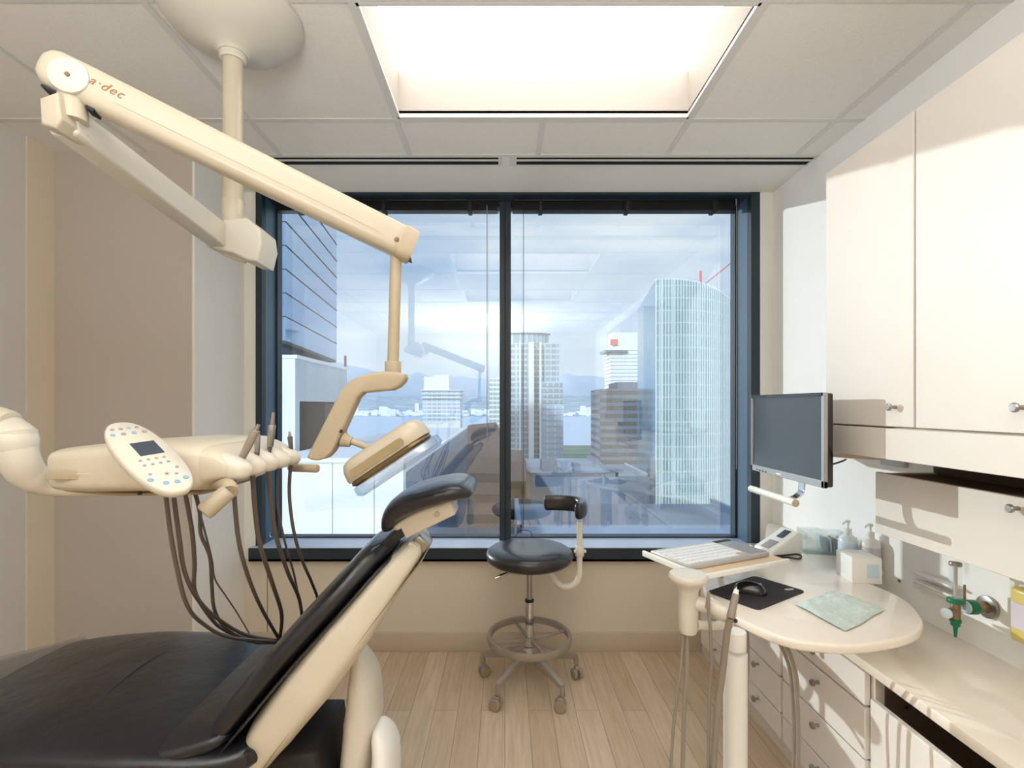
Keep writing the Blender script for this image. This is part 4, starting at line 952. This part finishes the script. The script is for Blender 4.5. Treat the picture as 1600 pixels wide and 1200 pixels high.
for z in (.765, .735): obj('rail', B(1.452, XR, 1.60, 1.76, z, z+.008, .002), 'white_p', rk)
obj('pen', MB().cyl((1.46,1.76,.728), (1.46,1.60,.728), .004, seg=12, bev=.001), 'white_p', label='slim white pen with black tip lying along the wall rack', cat='pen')
obj('wall_screw', MB().cyl((XR-.004, 1.86, .70), (XR, 1.86, .70), .006, seg=16, bev=.001), 'metal', label='small metal screw head on the wall beyond the rack', cat='screw')
for k, y in enumerate((1.345, 1.27)):
    sb = thing('wall_soap_bottle', ['yellow soap bottle in wall bracket nearest the flowmeter', 'second yellow soap bottle in wall bracket, at picture edge'][k], 'bottle', (1.435, y, .712), 'yellow soap bottles on the wall')
    obj('bottle_body', B(1.405, 1.466, y-.03, y+.03, .712, .86, .010, 3), 'soap', sb)
    obj('label', B(1.4035, 1.406, y-.022, y+.022, .75, .82), 'label', sb, smooth=0)
    obj('wall_bracket', B(1.464, XR, y-.034, y+.034, .705, .88, .004), 'clear', sb)

# ================================================================ OUTSIDE
def prismz(poly, z0, z1): return MB().prism(poly, z0, z1)
def rect(x0, x1, y0, y1): return [(x0,y0),(x1,y0),(x1,y1),(x0,y1)]
def inset(poly, k):
    cx = sum(p[0] for p in poly)/len(poly); cy = sum(p[1] for p in poly)/len(poly)
    return [(cx+(x-cx)*k, cy+(y-cy)*k) for x, y in poly]
def tower(label, poly, z0, z1, fh, band, wallm, bandm, top=None, name='tower', ledge=1.004, group='city towers outside the window', vis=None):
    cx = sum(p[0] for p in poly)/len(poly); cy = sum(p[1] for p in poly)/len(poly)
    t = thing(name, label, 'building', (cx, cy, z0), group)
    obj('walls', prismz(poly, z0, z1), wallm, t, smooth=0)
    me = None; z = z1-fh; k = 0
    while z > max(z0, -60 if vis is None else vis) and k < 60:
        if me is None:
            o = obj('window_band', prismz(inset(poly, ledge), z+fh*(1-band)/2, z+fh*(1+band)/2), bandm, t, smooth=0); me = o; zz = z
        else:
            o2 = me.copy(); C.objects.link(o2); o2.location = me.location+Vector((0,0,z-zz))
        z -= fh; k += 1
    return t
# left glass tower
tw = thing('tower', 'blue glass tower corner high on the left side of the window', 'building', (-55, 100, -60), 'city towers outside the window')
fp = [(-75,82),(-36.5,82),(-40.3,118),(-79,118)]
obj('curtain_wall', prismz(fp, 12.2, 92), 'tower_glass', tw, smooth=0)
obj('soffit', prismz(inset(fp, .995), 11.7, 12.2), 'frame', tw, smooth=0)
obj('recessed_floors', prismz([(-75,86),(-39,86),(-43,116),(-75,116)], -60, 11.7), 'roofg', tw, smooth=0)
for k in range(19):
    z = 12.2+3.95*k+3.95
    obj('floor_line', prismz([(-75.1,81.9),(-36.4,81.9),(-40.2,118.1),(-79,118.1)], z, z+.14), 'frame', tw, smooth=0)
# near concrete block and its parapet
cn = thing('concrete_block', 'white concrete rooftop block with a dark recess outside the left pane', 'building', (-11, 23, -60))
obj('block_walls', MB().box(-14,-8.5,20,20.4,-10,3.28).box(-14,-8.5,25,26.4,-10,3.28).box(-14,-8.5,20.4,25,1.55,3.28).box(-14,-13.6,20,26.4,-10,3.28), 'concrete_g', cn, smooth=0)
obj('sun_toned_face', B(-14,-8.5,19.94,20.0,-10,3.30), 'concrete', cn, smooth=0)  # paler concrete sheet puts the sun's brightness into this face's colour
obj('coping', B(-14,-8.4,19.9,26.5,3.28,3.42), 'concrete', cn, smooth=0)
obj('recess_back', MB().box(-10.6,-10.5,20.4,25,-10,1.55), 'recess', cn, smooth=0)
obj('recess_side', MB().box(-10.5,-8.6,23.6,25.0,-10,1.5), 'brownb', cn, smooth=0)
obj('block_base', MB().box(-14,-8.5,20,26.4,-60,-10), 'concrete_g', cn, smooth=0)
ms_ = thing('mast', 'thin rusty steel mast rising beside the concrete block', 'mast', (-8.5, 27.2, -2))
obj('pole', MB().cyl((-8.75,27,-3), (-8.75,27,2.2), .10, seg=8), 'frame', ms_)
obj('mast_top', MB().cyl((-8.75,27,2.2), (-8.75,27,4.1), .07, seg=8), 'rust', ms_)
pw = thing('parapet_wall', 'bright white panelled parapet wall low outside the left pane', 'wall', (-5, 11, -9))
for a, b in ((-9,-3.86),(-3.84,-2.93),(-2.91,-2.27)): obj('wall_panel', B(a,b,11,11.3,-60 if a == -9 else -9,.1), 'concrete', pw, smooth=0)
obj('parapet_coping', B(-9,-2.25,10.95,11.35,.1,.16), 'concrete', pw, smooth=0)
gb = thing('glass_atrium', 'pale blue glass-sided flat-roofed building with bright white coping', 'building', (-6, 27, -60))
obj('glass_walls', prismz([(-8.3,13),(-2.8,13),(-3.14,41),(-8.3,41)], -60, -.5), 'glassbox', gb, smooth=0)
obj('roof', prismz([(-8.3,13),(-2.9,13),(-3.25,40.9),(-8.3,40.9)], -.5, -.47), 'roofl', gb, smooth=0)
obj('white_coping', prismz([(-2.9,13),(-2.76,13),(-3.1,41),(-3.24,41)], -.5, -.38), 'whiteb', gb, smooth=0)
bx = rect(-8,0.6,62,90)
bt = thing('brown_office_block', 'dark brown office block with black window bands behind the mullion', 'building', (-2, 80, -60))
obj('walls', prismz(bx, -60, -5.2), 'brownb', bt, smooth=0)
obj('sloped_roof', MB().loft([[Vector(p) for p in ((-7.8,62,-5.2),(.4,62,-5.2),(.4,90,-5.2),(-7.8,90,-5.2))],[Vector(p) for p in ((-6.2,72,-2.0),(-1.6,72,-1.6),(-1.6,88,-1.6),(-6.2,88,-2.0))]]), 'brownb', bt, smooth=0)
for k in range(9): obj('window_band', prismz(inset(bx, 1.01), -8.2-2.6*k, -7.1-2.6*k), 'brownd', bt, smooth=0)
bt = thing('brown_office_block', 'lower brown stepped block beside the round white tower', 'building', (2, 60, -60))
obj('walls', MB().box(.7,2.4,56,70,-60,-5.0).box(.7,2.9,56,70,-60,-7.2), 'brownb', bt, smooth=0)
for k in range(6): obj('window_band', B(.6,2.95,55.9,56.5,-10.2-2.8*k,-9.2-2.8*k), 'brownd', bt, smooth=0)
# condo towers
cd = rect(-67,-36.5,400,424)
tb = tower('white apartment tower with blue glass lower floors beyond the lamp head', cd, -60, 13.5, 3.1, .62, 'whiteb', 'bandblue', ledge=1.006, vis=-12)
obj('penthouse', MB().box(-66,-58,401,415,13.5,25).box(-58,-45.5,401,415,13.5,26.5), 'whiteb', tb, smooth=0)
for z in (13.6, 10.5, 7.4): obj('balcony_slab', B(-68,-34.5,398,424,z,z+.7), 'whiteb', tb, smooth=0)
tower('slim pale green glass tower partly hidden by the window mullion', rect(-11,2,350,365), -60, 21, 3.2, .6, 'whiteb', 'bandgreen', ledge=1.01, vis=-40)
# round-fronted tower
rt_poly = [(.5,276),(.5,270)]+[(3+4*k, 268-3.2*math.sin(math.pi*(k+.5)/4)) for k in range(4)]+[(19,268),(19,266),(29,266),(29,290),(.5,290)]
tb = tower('tall white apartment tower with curved glass crown right of the mullion', rt_poly, -60, 35.2, 3.0, .62, 'bluewhite', 'bandglass', ledge=1.012, vis=-45)
obj('lower_wing', prismz(rect(19.5,31,262,288), -60, 14.0), 'bluewhite', tb, smooth=0)
for k in range(20): obj('window_band', prismz(rect(19.9,30.6,261.7,262.5), 11.6-3*k, 13.3-3*k), 'bandblue' if k > 3 else 'bandglass', tb, smooth=0)
for k in range(4): obj('pier', prismz(rect([.3,7.6,12.6,18.4][k],[1.2,8.6,15.6 if k == 2 else 13.2,19.4][k] if k != 2 else 15.4,261.4,264.5), -60, 35.2), 'whiteb', tb, smooth=0)
cr = []
for j, zz in enumerate((35.2, 40.6)):
    cr.append([Vector((11.5+13.0*math.cos(a)*(1 if math.cos(a) < 0 else .98), 274+8*math.sin(a), zz)) for a in [2*math.pi*k/28 for k in range(28)]])
obj('crown', MB().loft(cr), 'bandglass', tb, smooth=0)
obj('crown_ring', MB().tube([Vector((11.5+13.6*math.cos(a), 274+8.6*math.sin(a), 41.0+.5*math.sin(a*1.0))) for a in [2*math.pi*k/28 for k in range(28)]], .3, 6, n=1, closed=True), 'roofg', tb)
tb = tower('bright white slab tower with a projecting top deck in the distance', rect(90,118,420,445), -60, 50, 3.2, .2, 'whiteb', 'bandglass', ledge=1.004, vis=0)
obj('top_block', B(92,116,421,440,50,64), 'whiteb', tb, smooth=0); obj('roof_deck', B(84,104,417,435,46.5,48.5), 'roofg', tb, smooth=0); obj('red_panel', B(90,96,419.6,420.9,53,58), 'crane', tb, smooth=0)
tb = tower('dark bronze glass office block below the white slab tower', rect(44.5,66,230,255), -60, 9.2, 3.6, .55, 'roofg', 'banddark', ledge=1.006, vis=-40)
obj('roof_plant', B(53,66,232,252,9.2,12.5), 'roofg', tb, smooth=0)
# big finned tower
ft = thing('finned_glass_tower', 'large pale green glass tower with white vertical fins on the right', 'building', (62, 175, -60), 'city towers outside the window')
N_ = 16; fpts = []
for k in range(N_+1):
    u = k/N_; X_ = 49+(79-49)*u; Y_ = 160+ 12*u*u-3.0*math.sin(math.pi*u); fpts.append((X_, Y_))
poly = fpts+[(84,205),(53.5,199)]
obj('core', prismz(inset(poly, .985), -60, 40), 'whiteb', ft, smooth=0)
for k in range(N_):
    (xa, ya), (xb, yb) = fpts[k], fpts[k+1]; ztop = 42-3.6*((k+.5)/N_)**1.8
    t_ = bmesh.new()
    za = 42.2-4.2*(k/N_)**1.8; zb = 42.2-4.2*((k+1)/N_)**1.8
    vs = [t_.verts.new(v) for v in ((xa,ya,-60),(xb,yb,-60),(xb,yb,zb),(xa,ya,za),(xa,ya+.4,-60),(xb,yb+.4,-60),(xb,yb+.4,zb),(xa,ya+.4,za))]
    for f in ((0,1,2,3),(5,4,7,6),(0,3,7,4),(1,5,6,2),(3,2,6,7),(0,4,5,1)): t_.faces.new([vs[i] for i in f])
    bmesh.ops.recalc_face_normals(t_, faces=t_.faces)
    obj('glass_bay', MB()._add(t_), 'fins', ft, smooth=0)
for k in range(N_*2+1):
    u = k/(N_*2); i = min(int(u*N_), N_-1); f = u*N_-i
    xa = fpts[i][0]*(1-f)+fpts[i+1][0]*f; ya = fpts[i][1]*(1-f)+fpts[i+1][1]*f
    obj('fin', B(xa-.14, xa+.14, ya-.5, ya, -60, 42.5-4.2*u**1.8), 'whiteb', ft, smooth=0)
t_ = bmesh.new(); vs = [t_.verts.new(v) for v in ((49,160,-60),(53.3,198,-60),(53.3,198,40),(49,160,42.2),(49.5,160,-60),(53.8,198,-60),(53.8,198,40),(49.5,160,42.2))]
for f in ((0,1,2,3),(5,4,7,6),(0,3,7,4),(1,5,6,2),(3,2,6,7),(0,4,5,1)): t_.faces.new([vs[i] for i in f])
bmesh.ops.recalc_face_normals(t_, faces=t_.faces); obj('side_glass', MB()._add(t_), 'fins_side', ft, smooth=0)
obj('dark_edge', prismz([(79,172),(82.5,175),(84,200),(79,180)], -60, 30), 'banddark', ft, smooth=0)
cr = thing('tower_crane', 'thin red construction crane above the finned glass tower', 'crane', (104, 262, -60))
obj('mast', B(103.6,104.5,261.5,262.5,-60,73), 'crane', cr, smooth=0)
obj('jib', MB().cyl((106,262,66), (120.5,262,77.5), .32, seg=6), 'crane', cr)
# low roofs
def roofblk(lb, x0, x1, y0, y1, zt, m, extras=()):
    t = thing('low_rise_building', lb, 'building', ((x0+x1)/2, (y0+y1)/2, -60), 'low roofs below the window')
    obj('walls', B(x0,x1,y0,y1,-60,zt), m, t, smooth=0)
    obj('parapet', MB().box(x0,x1,y0,y0+.4,zt,zt+.6).box(x0,x0+.4,y0,y1,zt,zt+.6).box(x1-.4,x1,y0,y1,zt,zt+.6), 'roofg' if m != 'roofg' else 'roofb', t, smooth=0)
    for a in extras: obj('roof_unit', B(*a), 'roofg', t, smooth=0)
roofblk('blue grey flat roof with plant boxes below the round tower', 3.5, 17, 74, 100, -9.3, 'roofb', ((6,8.5,80,84,-9.3,-7.6),(11,12,78,81,-9.3,-8.0)))
roofblk('pale grey flat roof just below the right pane', 1.0, 22, 40, 52, -9.0, 'roofg', ((5,7,44,46,-9,-8),))
roofblk('dark grey slab building between the round tower and bronze block', 20, 44, 150, 180, -20, 'roofg')
roofblk('wide pale roof at the foot of the finned tower', 18, 60, 105, 140, -27, 'roofg')
roofblk('grey roof in the gap left of the mullion', -14, -2, 110, 130, -16, 'roofb')
# park, water, shore, mountains
obj('park', MB().box(60,190,570,690,-59.9,-54), 'park', label='strip of dark green park trees at the water edge', cat='trees', kind='stuff', smooth=0)
obj('ground', B(-600,600,12,565,-62,-60), 'ground', kind='structure', smooth=0)
obj('water', B(-9000,9000,565,3000,-61.5,-60.5), 'water', kind='structure', smooth=0)
t_ = bmesh.new(); g = []
rn = random.Random(5)
for j in range(13):
    row = []
    for i in range(161):
        x = -6000+75*i; y = 2900+300*j
        zz = -60+ (0 if j == 0 else (8+ j*j*1.3 + 12*math.sin(i*.21+j)*math.sin(j*.3)))
        row.append(t_.verts.new((x, y, zz)))
    g.append(row)
for j in range(12):
    for i in range(160): t_.faces.new((g[j][i], g[j][i+1], g[j+1][i+1], g[j+1][i]))
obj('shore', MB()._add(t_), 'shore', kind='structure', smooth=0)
t_ = bmesh.new(); g = []
def ridge(x):
    px = x/9500*F+CX
    key = [(-400,560),(380,600),(450,560),(500,562),(540,568),(575,577),(620,590),(652,581),(680,590),(720,588),(760,592),(800,600),(840,597),(880,583),(905,588),(940,588),(1000,600),(1200,585),(2200,600)]
    for (a, b), (c, d) in zip(key, key[1:]):
        if a <= px <= c: y = b+(d-b)*(px-a)/(c-a); return (CY-y)*9500/F
    return 400
for j in range(7):
    row = []
    for i in range(281):
        x = -14000+100*i; k = j/6; y = 6300+3200*k
        zz = H+ridge(x)*(k**1.4)+ (18*math.sin(i*.5)+12*math.sin(i*1.3+j))*k*(1 if j < 6 else .4)-60*(1-k)
        row.append(t_.verts.new((x, y, zz)))
    g.append(row)
for j in range(6):
    for i in range(280): t_.faces.new((g[j][i], g[j][i+1], g[j+1][i+1], g[j+1][i]))
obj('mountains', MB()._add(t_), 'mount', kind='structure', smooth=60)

rn = random.Random(11); mb = MB()
for k in range(620):
    y = 2905+abs(rn.gauss(0, 330)); x = rn.uniform(-2600, 2600); q = rn.uniform(8, 26); h = rn.uniform(6, 16) if rn.random() < .9 else rn.uniform(25, 55)
    zb = -60+max(0, (y-2900)/300)*9
    mb.box(x-q, x+q, y-6, y+6, zb-10, zb+h)
obj('distant_town', mb, 'whiteb', label='tiny white buildings scattered along the far shore of the harbour', cat='town', kind='stuff', smooth=0)
